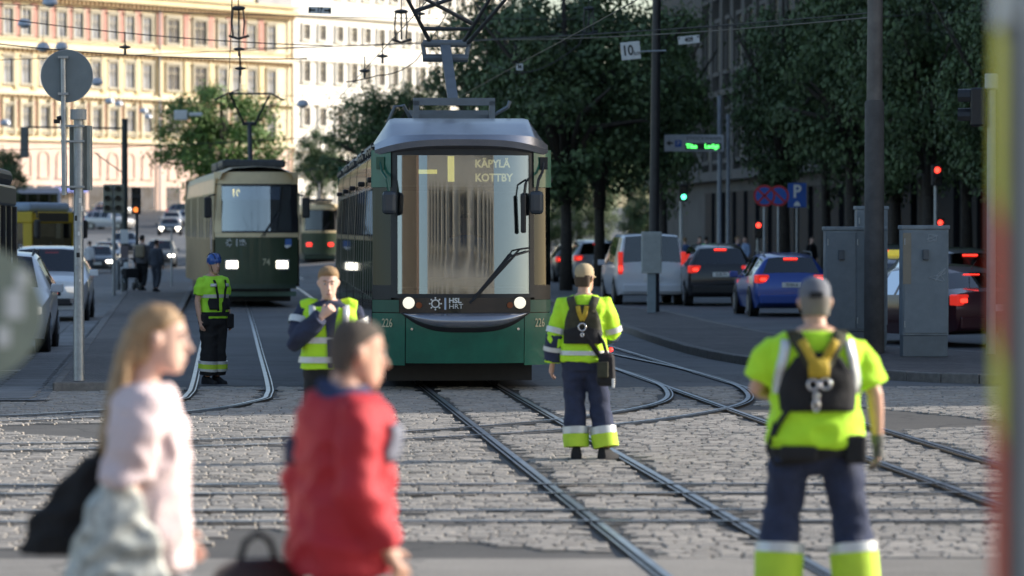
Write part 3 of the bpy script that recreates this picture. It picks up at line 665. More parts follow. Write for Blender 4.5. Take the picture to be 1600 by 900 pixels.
    m = MB(); m.tube([(.84, fy(.84, 2.7) - .02, 2.72), (.80, fy(.8, 2.6) - .12, 2.66), (.78, fy(.8, 2.4) - .14, 2.5)], .014, 6); mo = m.build('inner_mirror_arm', BLACK, t)
    m = MB(); m.box((.775, fy(.8, 2.3) - .14, 2.28), (.07, .05, .5)); m.build('slim_mirror', BLACK, mo, bevel=.02)
    # modules of the body
    y0 = .62
    for k, ml in enumerate((4.2, 4.9, 4.2, 4.9, 4.4)):
        y1 = y0 + ml; w = 1.15
        def band(nm, prof, mat, a=y0, b=y1, sm_=40):
            m = MB(); m.loft([[(x, a, z) for x, z in prof], [(x, b, z) for x, z in prof]], False); return m.build(nm, mat, t, sm_)
        for sx in (-1, 1):
            lo = band('lower_side', [(sx * w, .33), (sx * (w + .012), .8), (sx * w, 1.2)], SIDESHEEN if sx < 0 else GREEN)
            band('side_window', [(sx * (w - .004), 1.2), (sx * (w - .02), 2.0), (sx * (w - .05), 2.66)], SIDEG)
            band('upper_side', [(sx * (w - .045), 2.62), (sx * (w - .05), 2.9), (sx * (w - .07), 3.05)], SIDESHEEN)
            for q in range(5):
                yy = y0 + q * ml / 4; pm = MB(); pm.loft([[(sx * w, yy - .05, 1.18), (sx * (w + .004), yy + .05, 1.18)], [(sx * (w - .012), yy - .05, 2.0), (sx * (w - .01), yy + .05, 2.0)], [(sx * (w - .042), yy - .05, 2.66), (sx * (w - .04), yy + .05, 2.66)]], False); pm.build('window_post', BLACK, t)
            for q in range(3):
                pm = MB(); pm.bb(sx * (w - .05), sx * (w + .006), y0 + .3 + q * 1.4, y0 + .32 + q * 1.4, .4, 1.15); pm.build('panel_joint', BLACK, lo)
            cm = MB(); cm.box((sx * (w + .01), y0 + .25, 2.72), (.1, .18, .07)); cm.build('side_camera', BLACK, t, bevel=.02)
            ld = MB()
            for q in range(7): ld.bb(sx * (w - .08), sx * (w - .02), y0 + .5 + q * .5, y0 + .9 + q * .5, 3.08 + .03 * (q % 2), 3.14 + .03 * (q % 2))
            ld.build('roof_grille', DARKMETAL, t)
        band('roof', [(-w + .07, 3.05), (-w + .12, 3.25), (-.85, 3.42), (0, 3.46), (.85, 3.42), (w - .12, 3.25), (w - .07, 3.05)], M('tram_roof', (.1, .11, .115), .5), y0 + (.8 if k == 0 else 0), y1)
        if k < 4:
            m = MB(); m.bb(-w + .12, w - .12, y1, y1 + .32, .4, 3.3); m.build('bellows', RUBBER, t)
        y0 = y1 + .32
    m = MB(); m.bb(-1.1, 1.1, y0 - .36, y0 - .32, .35, 3.3); m.build('rear_wall', GREEND, t)
    for a_, b_ in ((.95, 4.0), (8, 11), (18, 21)): m = MB(); m.bb(-.95, .95, a_, b_, .1, .42); m.build('bogie', BLACK, t)
    for wy in (1.7, 3.3, 9, 10.6, 19, 20.6):
        for sx in (-.5, .5): m = MB(); m.disc((sx, wy, .31), .30, .1, 'x', 20); m.build('wheel', DARKMETAL, t)
    # roof gear and pantograph
    pg = M('pantograph_grey', (.16, .19, .22), .5, .3)
    m = MB(); m.bb(-.55, .55, 2.2, 2.28, 3.74, 3.84); m.bb(-.55, -.47, 2.2, 2.28, 3.5, 3.8); m.bb(.47, .55, 2.2, 2.28, 3.5, 3.8); m.bb(-.55, .55, 3.6, 3.7, 3.62, 3.72); m.bb(-.5, .5, 2.3, 3.6, 3.46, 3.62); m.tube([(.55, 2.24, 3.62), (.72, 2.2, 3.72), (.75, 2.2, 3.8)], .03, 6)
    m.tube([(-.55, 2.3, 3.5), (-.68, 2.2, 3.74), (-.8, 2.25, 3.72), (-.9, 2.3, 3.48)], .025, 6); pb = m.build('pantograph_base', pg, t)
    m = MB(); m.loft([[(x_, 2.5 + y_, 3.82) for x_, y_ in ((-.07, -.06), (.07, -.06), (.07, .06), (-.07, .06))], [(x_ - .05, 3.6 + y_, 4.62) for x_, y_ in ((-.07, -.06), (.07, -.06), (.07, .06), (-.07, .06))]]); m.build('lower_arm', pg, pb)
    m = MB(); m.cyl((-.36, 3.6, 4.44), (.26, 3.6, 4.44), .055); m.cyl((-.36, 3.6, 4.64), (.30, 3.6, 4.64), .05); m.cyl((-.33, 3.6, 4.44), (-.36, 3.6, 4.64), .03); m.cyl((.24, 3.6, 4.44), (.28, 3.6, 4.64), .03); m.build('knee_bar', pg, pb)
    m = MB()
    for a, b in (((-.26, 3.6, 4.66), (-.80, 2.6, 5.55)), ((.2, 3.6, 4.66), (.72, 2.6, 5.55)), ((-.36, 3.4, 4.83), (.28, 3.4, 4.83)), ((-.5, 3.15, 5.05), (.6, 2.8, 5.42)), ((.3, 3.3, 4.9), (-.7, 2.8, 5.38)), ((.24, 3.6, 4.62), (.9, 2.7, 5.40))): m.cyl(a, b, .03, .022, 8)
    m.build('upper_arm', DARKMETAL, pb)
    m = MB(); m.tube([(-1.15, 2.6, 5.24), (-.95, 2.6, 5.42), (-.75, 2.6, 5.56), (.75, 2.6, 5.56), (.95, 2.6, 5.42), (1.15, 2.6, 5.24)], .025, 6); m.tube([(-1.1, 2.25, 5.26), (-.75, 2.25, 5.56), (.75, 2.25, 5.56), (1.1, 2.25, 5.26)], .025, 6); m.build('collector_bow', STEEL, pb)
    return t
TX, TY = at(724, 122); TRAM = tram226((TX, TY, 0), .069)

# ================================================================ older trams
CREAM = M('old_tram_cream', (.82, .64, .37), .45, 0, .1, 2, coat=.2)
OLDG = M('old_tram_green', (.045, .07, .035), .42, 0, .15, 2, coat=.3)
def old_tram(name, label, loc, rz, num='74', route='10', L=19, lamps=M('old_tram_lamp', (1, .95, .85), .3, emit=(1, .92, .75), estr=3), rear=False):
    t = thing(name, label, 'tram', loc, rz); w = 1.14
    def fy(x): return .38 * (abs(x) / 1.14) ** 2.2
    def plate(nm, x0, x1, z0, z1, mat, off=0., th=.04, parent=t, lean=.05):
        fr = []; bk = []
        for z in (z0, z1):
            for i in range(11):
                x = lerp(x0, x1, i / 10); y = fy(x) - off + max(0, z - 1.9) * lean * 2; fr.append((x, y, z)); bk.append((x, y + th, z))
        m = MB(); m.add(fr + bk, [(i, i + 1, 12 + i, 11 + i) for i in range(10)] + [(33 + i, 34 + i, 23 + i, 22 + i) for i in range(10)] + [(i + 1, i, 22 + i, 23 + i) for i in range(10)] + [(11 + i, 12 + i, 34 + i, 33 + i) for i in range(10)] + [(0, 11, 33, 22), (21, 10, 32, 43)])
        return m.build(nm, mat, parent, 40)
    g = plate('front_panel', -1.1, 1.1, .62, 1.86, OLDG)
    plate('cream_waistband', -1.1, 1.1, 1.865, 1.98, CREAM, .012)
    plate('bumper', -1.05, 1.05, .5, .62, M('old_tram_bumper', (.05, .075, .05), .5), .06)
    plate('windscreen', -.93, .93, 1.985, 3.26, SHIELD if not rear else CARGLASS, 0, .012)
    for a, b in ((-1.12, -.93), (.93, 1.12)): plate('screen_post', a, b, 1.985, 3.26, CREAM if a < 0 else BLACK, .01, .05)  # cream post on the shadow side coloured black
    plate('screen_edge', -.93, .93, 1.982, 2.03, BLACK, .006, .02); plate('screen_edge', -.93, .93, 3.22, 3.28, BLACK, .006, .02)
    plate('header', -1.12, 1.12, 3.28, 3.6, CREAM, .01, .05)
    d = plate('destination_box', -.85, .62, 2.86, 3.2, M('old_display_blue', (.05, .07, .12), .5, emit=(.15, .25, .5), estr=.12), -.06, .03)
    if route: text_mesh(route, .27, AMBX, d, (-.55, .23, 3.03), name='route_number', sx=.9, bold=.006)
    for sx in (-.66, .66):
        m = MB(); m.box((sx, fy(sx) - .03, 1.14), (.31, .06, .2)); h = m.build('headlight', lamps, t, bevel=.02)
        m = MB(); m.box((sx, fy(sx) - .012, 1.14), (.38, .06, .27)); m.build('headlight_frame', STEEL, h)
    if num: text_mesh(num, .24, CREAMN, g, (.24, fy(.24) - .008, 1.2), name='fleet_number', sx=.85, bold=.004)
    if num:
        lg = MB(); lx = -.72; yy = fy(.72) - .01
        lg.tube([(lx + .06 * cos(a), yy, 1.72 + .06 * sin(a)) for a in [2 * pi * k / 14 for k in range(15)]], .012, 5, caps=False)
        for k in range(8): lg.ell((lx + .095 * cos(k * pi / 4), yy, 1.72 + .095 * sin(k * pi / 4)), (.018, .012, .018), 6, 4)
        lg.bb(-.55, -.525, fy(.5) - .012, fy(.5), 1.62, 1.82); lg.build('emblem', WHITE, g)
        text_mesh('HSL', .1, WHITE, g, (-.47, fy(.4) - .01, 1.765), (pi / 2, 0, -.12), align='LEFT', bold=.003); text_mesh('HRT', .1, WHITE, g, (-.47, fy(.4) - .01, 1.67), (pi / 2, 0, -.12), align='LEFT')
        m = MB(); m.prism([(.68, 1.82), (.92, 1.82), (.92, 1.65), (.8, 1.56), (.68, 1.65)], fy(.8) - .02, fy(.8) + .02); sh = m.build('crest', M('crest_blue', (.05, .14, .4), .5), g)
        m = MB(); m.prism([(.7, 1.66), (.9, 1.66), (.89, 1.62), (.8, 1.57), (.71, 1.62)], fy(.8) - .026, fy(.8) - .01); m.build('crest_boat', WHITE, sh)
    m = MB(); m.tube([(.62, fy(.6) - .04, 2.55), (.3, fy(.3) - .07, 2.1), (.18, fy(.2) - .05, 1.9)], .014, 6); m.tube([(.56, fy(.6) - .04, 2.5), (.2, fy(.3) - .07, 2.0), (.1, fy(.2) - .05, 1.88)], .012, 6); m.build('wiper', BLACK, t)
    m = MB(); m.bb(-1.0, 1.0, 1.2, 1.25, .6, 3.3); m.build('cab_wall', M('cab_wall_blue', (.2, .24, .3), .7), t)
    m = MB(); m.bb(-.9, .9, .45, .75, 1.6, 2.0); m.build('dashboard', BLACK, t)
    for sx in (-1, 1):
        def sp(nm, z0, z1, x0, x1, mat, a=.38, b=L, par=t): m = MB(); m.loft([[(sx * x0, a, z0), (sx * x1, a, z1)], [(sx * x0, b, z0), (sx * x1, b, z1)]], False); return m.build(nm, mat, par)
        sp('lower_side', .55, 1.85, w, w, M('old_side_green', (.3, .2, .09), .45, .1, .2, 2)); sp('window_band', 1.85, 3.0, w - .01, w - .03, SIDEG); sp('upper_side', 3.0, 3.45, w - .02, w - .06, CREAM)
        for q in range(13):
            yy = .4 + q * (L - .5) / 12; m = MB(); m.bb(sx * (w - .04), sx * (w + .008), yy, yy + (.5 if q % 3 == 0 else .16), 1.8, 3.05); m.build('window_post', CREAM, t)
        dm = MB(); dm.bb(sx * (w - .02), sx * (w + .012), .75, 1.75, .6, 2.95); do = dm.build('door', M('old_door', (.2, .16, .08), .45), t)
        for q in range(2): dm = MB(); dm.bb(sx * (w), sx * (w + .018), .82 + q * .47, 1.2 + q * .47, 1.2, 2.85); dm.build('door_pane', SIDEG, do)
        m = MB(); m.tube([(sx * 1.1, .3, 3.0), (sx * 1.28, .1, 2.95)], .02, 6); ma = m.build('mirror_arm', BLACK, t)
        m = MB(); m.box((sx * 1.3, .1, 2.65), (.2, .12, .55)); m.build('mirror', BLACK, ma, bevel=.04)
    rp = [(-w + .05, 3.42), (-w + .12, 3.58), (-.7, 3.72), (0, 3.76), (.7, 3.72), (w - .12, 3.58), (w - .05, 3.42)]
    m = MB(); m.loft([[(x * .9, .22, z - .02) for x, z in rp], [(x, .9, z) for x, z in rp], [(x, L, z) for x, z in rp]], False); m.build('roof', M('old_roof_beige', (.7, .57, .36), .5), t, 40)
    m = MB(); m.bb(-w, w, L, L + .05, .55, 3.6); m.build('rear_wall', OLDG, t)
    m = MB(); m.bb(-.95, .95, 1.0, L - .5, .15, .6); m.build('undercarriage', BLACK, t); m = MB(); m.bb(-.8, .8, .3, .9, .35, .55); m.build('coupler', BLACK, t)
    m = MB(); m.bb(-1.05, 1.05, .25, .35, .3, .42); m.build('life_guard', M('guard_green', (.08, .14, .1), .5), t)
    m = MB(); m.bb(-.85, .85, 1.5, 4.2, 3.74, 3.95); m.bb(-.7, .7, 8, 11, 3.74, 4.0); rb = m.build('roof_gear', DARKMETAL, t, bevel=.05)
    m = MB(); m.cyl((.05, 4.0, 3.9), (.05, 4.4, 5.0), .07, .06); m.cyl((-.15, 4.4, 5.0), (.25, 4.4, 5.0), .05); m.cyl((-.1, 4.4, 5.0), (-.52, 3.6, 5.75), .03); m.cyl((.2, 4.4, 5.0), (.55, 3.6, 5.75), .03); m.tube([(-.95, 3.6, 5.62), (-.6, 3.6, 5.8), (.6, 3.6, 5.8), (.95, 3.6, 5.62)], .03, 6)
    m.cyl((-.6, 3.6, 5.8), (-.3, 3.6, 5.9), .02); m.build('pantograph', DARKMETAL, rb)
    return t
AMBX = M('old_amber', (.6, .45, .1), .5, emit=(1, .75, .25), estr=1.6)
x_, y_ = at(402, 59); old_tram('older_tram', 'older cream and green tram 74 with bright square headlights', (x_, y_, gz(x_, y_)), .13)
x_, y_ = at(500, 25.5); old_tram('departing_tram', 'distant dark green tram leaving down the avenue', (x_, y_, gz(x_, y_)), TOWARD, None, None, 20, TAILR, True)
# ================================================================ buildings
PANE = M('window_pane', (.05, .06, .08), .2, 0, .6, .6, spec=.25)
PANEB = M('window_pane_pale', (.22, .24, .28), .2, 0, .6, .5, spec=.25)
CREAMW = M('cream_stucco', (.77, .66, .46), .85, 0, .08, .7, .2, 8)
OCHREW = M('yellow_stucco', (.74, .6, .36), .85, 0, .1, .6, .2, 8)
PINKW = M('pink_brick', (.5, .26, .21), .85, 0, .15, .8, .2, 10)
PINKP = M('pale_pink_stucco', (.68, .5, .41), .85, 0, .12, .7, .2, 8)
ORN = M('ornament_brown', (.38, .26, .14), .8, 0, .25, 2)
WHITEW = M('white_stucco', (.82, .78, .7), .85, 0, .06, .6, .15, 8)
STONEW = M('grey_stone', (.36, .33, .29), .85, 0, .15, .6, .3, 6)
FRAMEW = M('window_frame_cream', (.45, .4, .3), .6)

def window_mesh(w, h, arch=False, hood=True, depth=.28):
    """stone surround with sill and hood around a recessed sash"""
    m = MB(); s = .22
    m.bb(-w / 2 - s, -w / 2, -.16, .2, -h / 2, h / 2); m.bb(w / 2, w / 2 + s, -.16, .2, -h / 2, h / 2); m.bb(-w / 2 - s - .12, w / 2 + s + .12, -.26, .2, -h / 2 - .2, -h / 2)
    if arch:
        n = 8; pts = [(cos(pi * k / n) * (w / 2), sin(pi * k / n) * w / 2) for k in range(n + 1)]; po = [(cos(pi * k / n) * (w / 2 + s), sin(pi * k / n) * (w / 2 + s)) for k in range(n + 1)]
        for k in range(n): m.loft([[(a[0], y_, h / 2 + a[1]) for a in (pts[k], pts[k + 1], po[k + 1], po[k])] for y_ in (-.16, .2)])
    else: m.bb(-w / 2 - s, w / 2 + s, -.17, .2, h / 2, h / 2 + .22)
    if hood: m.bb(-w / 2 - s - .15, w / 2 + s + .15, -.36, .2, h / 2 + (.24 if not arch else w / 2 + s), h / 2 + (.42 if not arch else w / 2 + s + .16))
    return m.mesh('window')
def sash_mesh(w, h, arch=False):
    m = MB(); b = .07
    for x in (-w / 2 + b / 2, 0, w / 2 - b / 2): m.box((x, .05, 0), (b, .08, h))
    for z in (-h / 2 + b / 2, h * .2, h / 2 - b / 2): m.box((0, .055, z), (w - .002, .07, b))
    return m.mesh('sash')
def pane_mesh(w, h, arch=False):
    m = MB(); m.bb(-w / 2, w / 2, .1, .13, -h / 2, h / 2)
    if arch: m.prism([(cos(pi * k / 8) * w / 2, h / 2 + sin(pi * k / 8) * w / 2) for k in range(9)], .1, .13)
    return m.mesh('pane')
def put_window(root, x, z, meshes, fm, pm):
    a = obj('window', meshes[0], fm, root, loc=(x, 0, z)); obj('sash', meshes[1], FRAMEW, a); obj('pane', meshes[2], pm, a); return a
def trio(w, h, arch=False, hood=True): return (window_mesh(w, h, arch, hood), sash_mesh(w, h, arch), pane_mesh(w, h, arch))
def two(ms): return [ms, tuple(m.copy() for m in ms)]

def line_a(px, X0, Y0, dx, dy): k = (px - 800) / F; return (k * Y0 - X0) / (dx - k * dy)
# --- ornate yellow and pink block at the far end
D_ = Vector((32.4, 43, 0)).normalized(); ang = atan2(D_.y, D_.x); X0, Y0 = -61.4, 430.0
la = lambda px: line_a(px, X0, Y0, D_.x, D_.y)
yb = thing('ornate_apartment_block', 'ornate yellow and pink stucco block with rows of tall windows', 'building', (X0, Y0, 0), ang)
A0, A1 = la(-70), la(456)
m = MB(); m.bb(A0, A1, .12, 16, 2, 33); m.build('wall', CREAMW, yb)
m = MB(); m.bb(A0, A1, -.02, .3, 2, 12.6); m.build('ground_storeys', PINKP, yb)
for z, h, d in ((12.8, .45, .5), (18.3, .4, .45), (23.9, .5, .6), (30.2, .6, 1.1), (31.0, .35, 1.4), (14.0, .2, .2), (25.0, .2, .22)):
    m = MB(); m.bb(A0, A1 + .2, -d, .3, z, z + h); m.build('cornice', CREAMW if z < 30 else OCHREW, yb)
m = MB(); k = A0
while k < A1: m.bb(k, k + .35, -.75, .2, 29.6, 30.15); k += .75
m.build('dentils', ORN, yb, kind='stuff')
m = MB(); k = A0
while k < A1: m.bb(k, k + .3, -.3, .2, 23.45, 23.85); m.bb(k, k + .3, -.25, .2, 17.95, 18.25); k += .8
m.build('brackets', ORN, yb, kind='stuff')
cols = [-42, -14, 13, 41, 69, 97, 123, 150, 177, 203, 230]; wide = [271, 313]; cols2 = [348, 369, 393, 424]
W1 = trio(1.55, 3.1); W2w = trio(2.3, 3.1); W3 = trio(1.5, 2.3, True, False)
allc = [(c, W1) for c in cols] + [(c, W2w) for c in wide] + [(c, W1) for c in cols2]
for r_, zc in enumerate((27.1, 21.2, 15.4)):
    for i, (c, ms) in enumerate(allc):
        put_window(yb, la(c), zc, ms, CREAMW if r_ else FRAMEW, (PANE, PANEB)[(i * 5 + r_ * 3) % 4 == 0])
for i, (c, ms) in enumerate(allc): put_window(yb, la(c), 9.6, W3, PINKP, PANE)
for i, (c, ms) in enumerate(allc):
    m = MB(); m.bb(la(c) - 1.3, la(c) + 1.3, -.06, .3, 3.6, 7.4); m.build('shop_window', PANE, yb)
edges = [la((a[0] + b[0]) / 2) for a, b in zip(allc[:-1], allc[1:])]
for i, e in enumerate(edges):
    hw = .55 if i < 10 else .5
    m = MB(); m.bb(e - hw, e + hw, -.05, .2, 25.3, 29.4); m.build('brick_panel', PINKW, yb)
    m = MB(); m.bb(e - .42, e + .42, -.14, .2, 19.0, 23.4); m.build('pilaster', OCHREW, yb)
    for dx_ in (-.5, .5): m = MB(); m.cyl((e + dx_, -.12, 13.4), (e + dx_, -.12, 17.9), .27, .23, 8); m.build('half_column', CREAMW, yb)
    m = MB(); m.bb(e - .3, e + .3, -.04, .2, 14.2, 17.6); m.build('brick_panel', PINKW, yb)
m = MB(); m.cyl((la(247), -.35, 3), (la(247), -.35, 31), .14); m.build('drainpipe', M('pipe_grey', (.35, .36, .38), .5), yb)
m = MB(); m.cyl((la(454), -.35, 3), (la(454), -.35, 31), .14); m.build('drainpipe', ORN, yb)
for c in (95, 100): pass
for i, c in enumerate((85, 110)):
    m = MB(); m.bb(la(c) - 1.6, la(c) + 1.6, -1.5, 0, 6.6, 7.2); m.build('awning', M('awning_blue', (.1, .14, .45), .7), yb)
m = MB(); m.loft([[(A0, -.3, 31.3), (A1, -.3, 31.3)], [(A0, 5, 35), (A1, 5, 35)]], False); m.build('roof', M('roof_tin', (.12, .12, .13), .5), yb)
for c in (235, 418, 440): m = MB(); m.bb(la(c) - 2, la(c) + 2, -.2, 3, 31.3, 34); m.build('dormer', M('dormer_grey', (.3, .3, .32), .6), yb)
# --- white block to its right
X1, Y1 = X0 + D_.x * (A1 + .3), Y0 + D_.y * (A1 + .3)
lb_ = lambda px: line_a(px, X1, Y1, D_.x, D_.y)
wb = thing('white_apartment_block', 'tall white stucco block with grey arched windows beside the yellow block', 'building', (X1, Y1, 0), ang)
B1 = lb_(800)
m = MB(); m.bb(.02, B1, .12, 16, 2, 40); m.build('wall', WHITEW, wb)
for z, h, d in ((12.4, .4, .4), (18.6, .3, .3), (24.4, .3, .3), (30.4, .5, .6), (36.5, .6, .8)):
    m = MB(); m.bb(.04, B1, -d, .3, z, z + h); m.build('cornice', WHITEW, wb)
V1 = trio(1.35, 2.6, True, False); V2 = trio(1.4, 2.4, False, True); V3 = trio(1.3, 2.0, False, False)
for i, px in enumerate([479, 504, 531, 553, 574, 596, 617, 638, 659, 680, 701, 722, 745, 768]):
    for zc, ms in ((34, V3), (28.2, V3), (22.9, V1), (17, V2), (10.4, V2), (6, V3)): put_window(wb, lb_(px), zc, ms, WHITEW, PANE if (i + int(zc)) % 3 else PANEB)

# --- long stone department-store front on the right (shades the street) and two added blocks behind the camera
rb = thing('stone_department_store', 'long stone department store front behind the street trees', 'building', (22, 49, 0), pi / 2 + .079)
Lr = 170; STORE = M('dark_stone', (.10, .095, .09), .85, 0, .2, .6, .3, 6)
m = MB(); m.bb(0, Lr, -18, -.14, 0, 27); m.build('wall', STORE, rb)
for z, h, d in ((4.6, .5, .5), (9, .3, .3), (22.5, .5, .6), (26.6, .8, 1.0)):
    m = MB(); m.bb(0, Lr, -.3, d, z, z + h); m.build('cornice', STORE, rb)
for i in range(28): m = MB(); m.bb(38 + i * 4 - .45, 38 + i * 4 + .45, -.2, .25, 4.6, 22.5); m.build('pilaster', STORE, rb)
U = trio(1.6, 2.6, False, False)
U = tuple(U); 
for i in range(27):
    for zc in (7, 11.6, 15.6, 19.6):
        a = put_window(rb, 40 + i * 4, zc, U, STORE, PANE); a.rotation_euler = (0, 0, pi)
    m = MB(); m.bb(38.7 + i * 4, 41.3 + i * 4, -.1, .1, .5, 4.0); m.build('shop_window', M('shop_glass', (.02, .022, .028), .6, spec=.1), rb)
for i in range(6):
    m = MB(); m.bb(84 + i * 8, 88 + i * 8, .3, 1.5, 21.3, 22.4); m.build('balcony', WHITEW, rb)
bb_ = thing('reflection_pale_block', 'pale windowed block added behind the camera for windscreen reflections', 'building', (34, -46, 0), pi)  # out of view, added as the pale reflection in the tram windscreen
m = MB(); m.bb(0, 52, .14, 14, 0, 19); m.build('wall', M('pale_block_stucco', (.6, .55, .46), .85, 0, .1, .5), bb_)
UB = trio(1.7, 2.2, False, False)
for i in range(12):
    for zc in (6.5, 10.5, 14.5): put_window(bb_, 3 + i * 4, zc, UB, FRAMEW, PANE)
m = MB(); m.bb(0, 52, -.5, .3, 18.2, 19.2); m.build('cornice', STONEW, bb_)
br_ = thing('reflection_brick_block', 'ribbed brown block added behind the camera for windscreen reflections', 'building', (-37, -40, 0), pi)  # out of view, added to streak the windscreen reflection brown
m = MB(); m.bb(0, 40, .14, 14, 0, 24); m.build('wall', M('brown_brick', (.14, .09, .06), .85, 0, .2, .8), br_)
for i in range(16): m = MB(); m.bb(.6 + i * 2.5, 1.3 + i * 2.5, -.3, .14, .3, 23); m.build('rib', M('sand_rib', (.4, .33, .24), .85), br_)

# ================================================================ trees
BARK = M('bark', (.05, .042, .035), .9, 0, .35, 9, .6, 30)
def leafmat(name, col):
    m = M(name, col, .6, 0, .3, 1.2, island=.35); b = m.node_tree.nodes['Principled BSDF']
    b.inputs['Transmission Weight'].default_value = 0; b.inputs['Subsurface Weight'].default_value = 0
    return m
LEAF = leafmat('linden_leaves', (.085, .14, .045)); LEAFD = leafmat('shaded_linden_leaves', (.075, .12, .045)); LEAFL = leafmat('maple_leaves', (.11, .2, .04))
def crown_mesh(seed, nclump=85, per=170):
    r = random.Random(seed); mb = MB(); vs, fs = [], []
    for c in range(nclump):
        while True:
            p = Vector((r.uniform(-1, 1), r.uniform(-1, 1), r.uniform(-1, 1)))
            if .25 < p.length < 1: break
        p = p * (.62 + .38 * p.length) * (.86 + .2 * noise.noise(p * 2.2 + Vector((seed, 0, 0)))); cr = r.uniform(.14, .26)
        if p.z < -.3: p.x *= .8; p.y *= .8
        for k in range(per):
            d = Vector((r.gauss(0, 1), r.gauss(0, 1), r.gauss(0, .7))); q = p + d * cr * .55; n_ = (d + Vector((0, 0, .6)) + Vector((r.gauss(0, .6), r.gauss(0, .6), r.gauss(0, .6)))).normalized()
            u = n_.orthogonal().normalized(); u = Matrix.Rotation(r.uniform(0, 6.28), 3, n_) @ u; w = n_.cross(u); sz = r.uniform(.018, .034); b = len(vs)
            vs += [q - u * sz, q + w * sz * .62 - n_ * sz * .15, q + u * sz * 1.1, q - w * sz * .62 - n_ * sz * .15]; fs.append((b, b + 1, b + 2, b + 3))
    mb.v, mb.f = [tuple(v) for v in vs], fs; me = bpy.data.meshes.new('crown'); me.from_pydata(mb.v, [], fs); return me
CROWNS = [crown_mesh(s) for s in (1, 2, 3)]
LIMBS = []
for s in (1, 2):
    r = random.Random(s); mb = MB()
    for k in range(11):
        a = k * 2.4 + r.uniform(-.3, .3); e = Vector((cos(a) * .8, sin(a) * .8, r.uniform(-.3, .75))); mid = Vector((e.x * .35, e.y * .35, -.45 + .4 * (e.z + .6)))
        mb.tube([(0, 0, -.75 + .05 * (k % 4)), mid, e], [.045, .028, .008], 6)
    mb.tube([(0, 0, -.9), (.02, .01, 0), (0, .03, .8)], [.06, .045, .012], 7); LIMBS.append(mb.mesh('limbs'))
def tree(label, px, s, ytop, ybot, rx, mat=LEAFD, i=0, group='street trees', name='linden_tree', ry=None):
    x, y = at(px, s); g = gz(x, y); zt, zb = zz(ytop, s), zz(ybot, s); r = rx / s
    t = thing(name, label, 'tree', (x, y, g), 0, None); zc, rz_ = (zt + zb) / 2 - g, (zt - zb) / 2
    m = MB(); m.tube([(0, 0, -.1), (.02, .02, zc * .3), (-.03, .04, zc - rz_ * .6), (0, 0, zc)], [.24, .19, .16, .1], 9); m.build('trunk', BARK, t, 180)
    l = obj('limbs', LIMBS[i % 2], BARK, t, 180, loc=(0, 0, zc)); l.scale = (r, r, rz_); l.rotation_euler = (0, 0, i * 1.3)
    c = obj('crown', CROWNS[i % 3] if CROWNS[i % 3].materials and CROWNS[i % 3].materials[0] == mat else CROWNS[i % 3].copy(), None, t, loc=(0, 0, zc)); c.data.materials.clear(); c.data.materials.append(mat)
    c.scale = (r, r * .95, rz_); c.rotation_euler = (0, 0, i * 2.1); return t
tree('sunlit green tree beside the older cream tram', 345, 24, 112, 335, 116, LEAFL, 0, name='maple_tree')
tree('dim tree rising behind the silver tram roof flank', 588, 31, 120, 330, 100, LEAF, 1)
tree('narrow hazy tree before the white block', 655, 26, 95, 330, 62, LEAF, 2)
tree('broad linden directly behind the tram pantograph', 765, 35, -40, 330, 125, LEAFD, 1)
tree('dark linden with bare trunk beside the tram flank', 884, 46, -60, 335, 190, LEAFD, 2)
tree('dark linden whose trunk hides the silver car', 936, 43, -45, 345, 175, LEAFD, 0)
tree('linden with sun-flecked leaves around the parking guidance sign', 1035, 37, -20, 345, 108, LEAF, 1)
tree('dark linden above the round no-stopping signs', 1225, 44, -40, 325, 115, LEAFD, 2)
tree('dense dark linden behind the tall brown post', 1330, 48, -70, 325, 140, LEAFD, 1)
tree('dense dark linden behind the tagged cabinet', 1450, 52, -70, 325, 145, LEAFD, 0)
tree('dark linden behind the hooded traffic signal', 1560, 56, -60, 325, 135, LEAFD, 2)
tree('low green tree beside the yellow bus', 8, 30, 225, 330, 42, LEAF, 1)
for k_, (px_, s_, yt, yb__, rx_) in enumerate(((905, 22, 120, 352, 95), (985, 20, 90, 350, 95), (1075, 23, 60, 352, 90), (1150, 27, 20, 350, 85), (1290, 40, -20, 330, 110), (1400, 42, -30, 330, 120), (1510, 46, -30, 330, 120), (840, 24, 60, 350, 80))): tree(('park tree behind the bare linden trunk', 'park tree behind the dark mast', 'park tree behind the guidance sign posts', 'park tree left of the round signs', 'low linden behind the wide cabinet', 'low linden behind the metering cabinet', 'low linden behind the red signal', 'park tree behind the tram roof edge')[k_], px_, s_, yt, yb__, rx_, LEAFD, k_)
for k_, (px_, s_) in enumerate(((860, 23), (930, 22), (1000, 23), (1070, 24), (1140, 27), (1210, 30))):
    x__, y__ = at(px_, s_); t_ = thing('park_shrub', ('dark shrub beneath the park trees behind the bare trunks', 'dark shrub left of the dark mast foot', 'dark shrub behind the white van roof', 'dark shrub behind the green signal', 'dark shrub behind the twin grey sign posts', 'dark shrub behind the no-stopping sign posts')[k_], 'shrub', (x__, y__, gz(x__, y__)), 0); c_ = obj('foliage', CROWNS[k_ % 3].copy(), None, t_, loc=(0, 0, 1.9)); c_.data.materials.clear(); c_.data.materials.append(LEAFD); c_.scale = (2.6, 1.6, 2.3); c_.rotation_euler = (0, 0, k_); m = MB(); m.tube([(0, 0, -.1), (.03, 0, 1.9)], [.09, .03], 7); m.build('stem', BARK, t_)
tree('small far tree under the white block', 500, 22, 190, 320, 45, LEAF, 0)

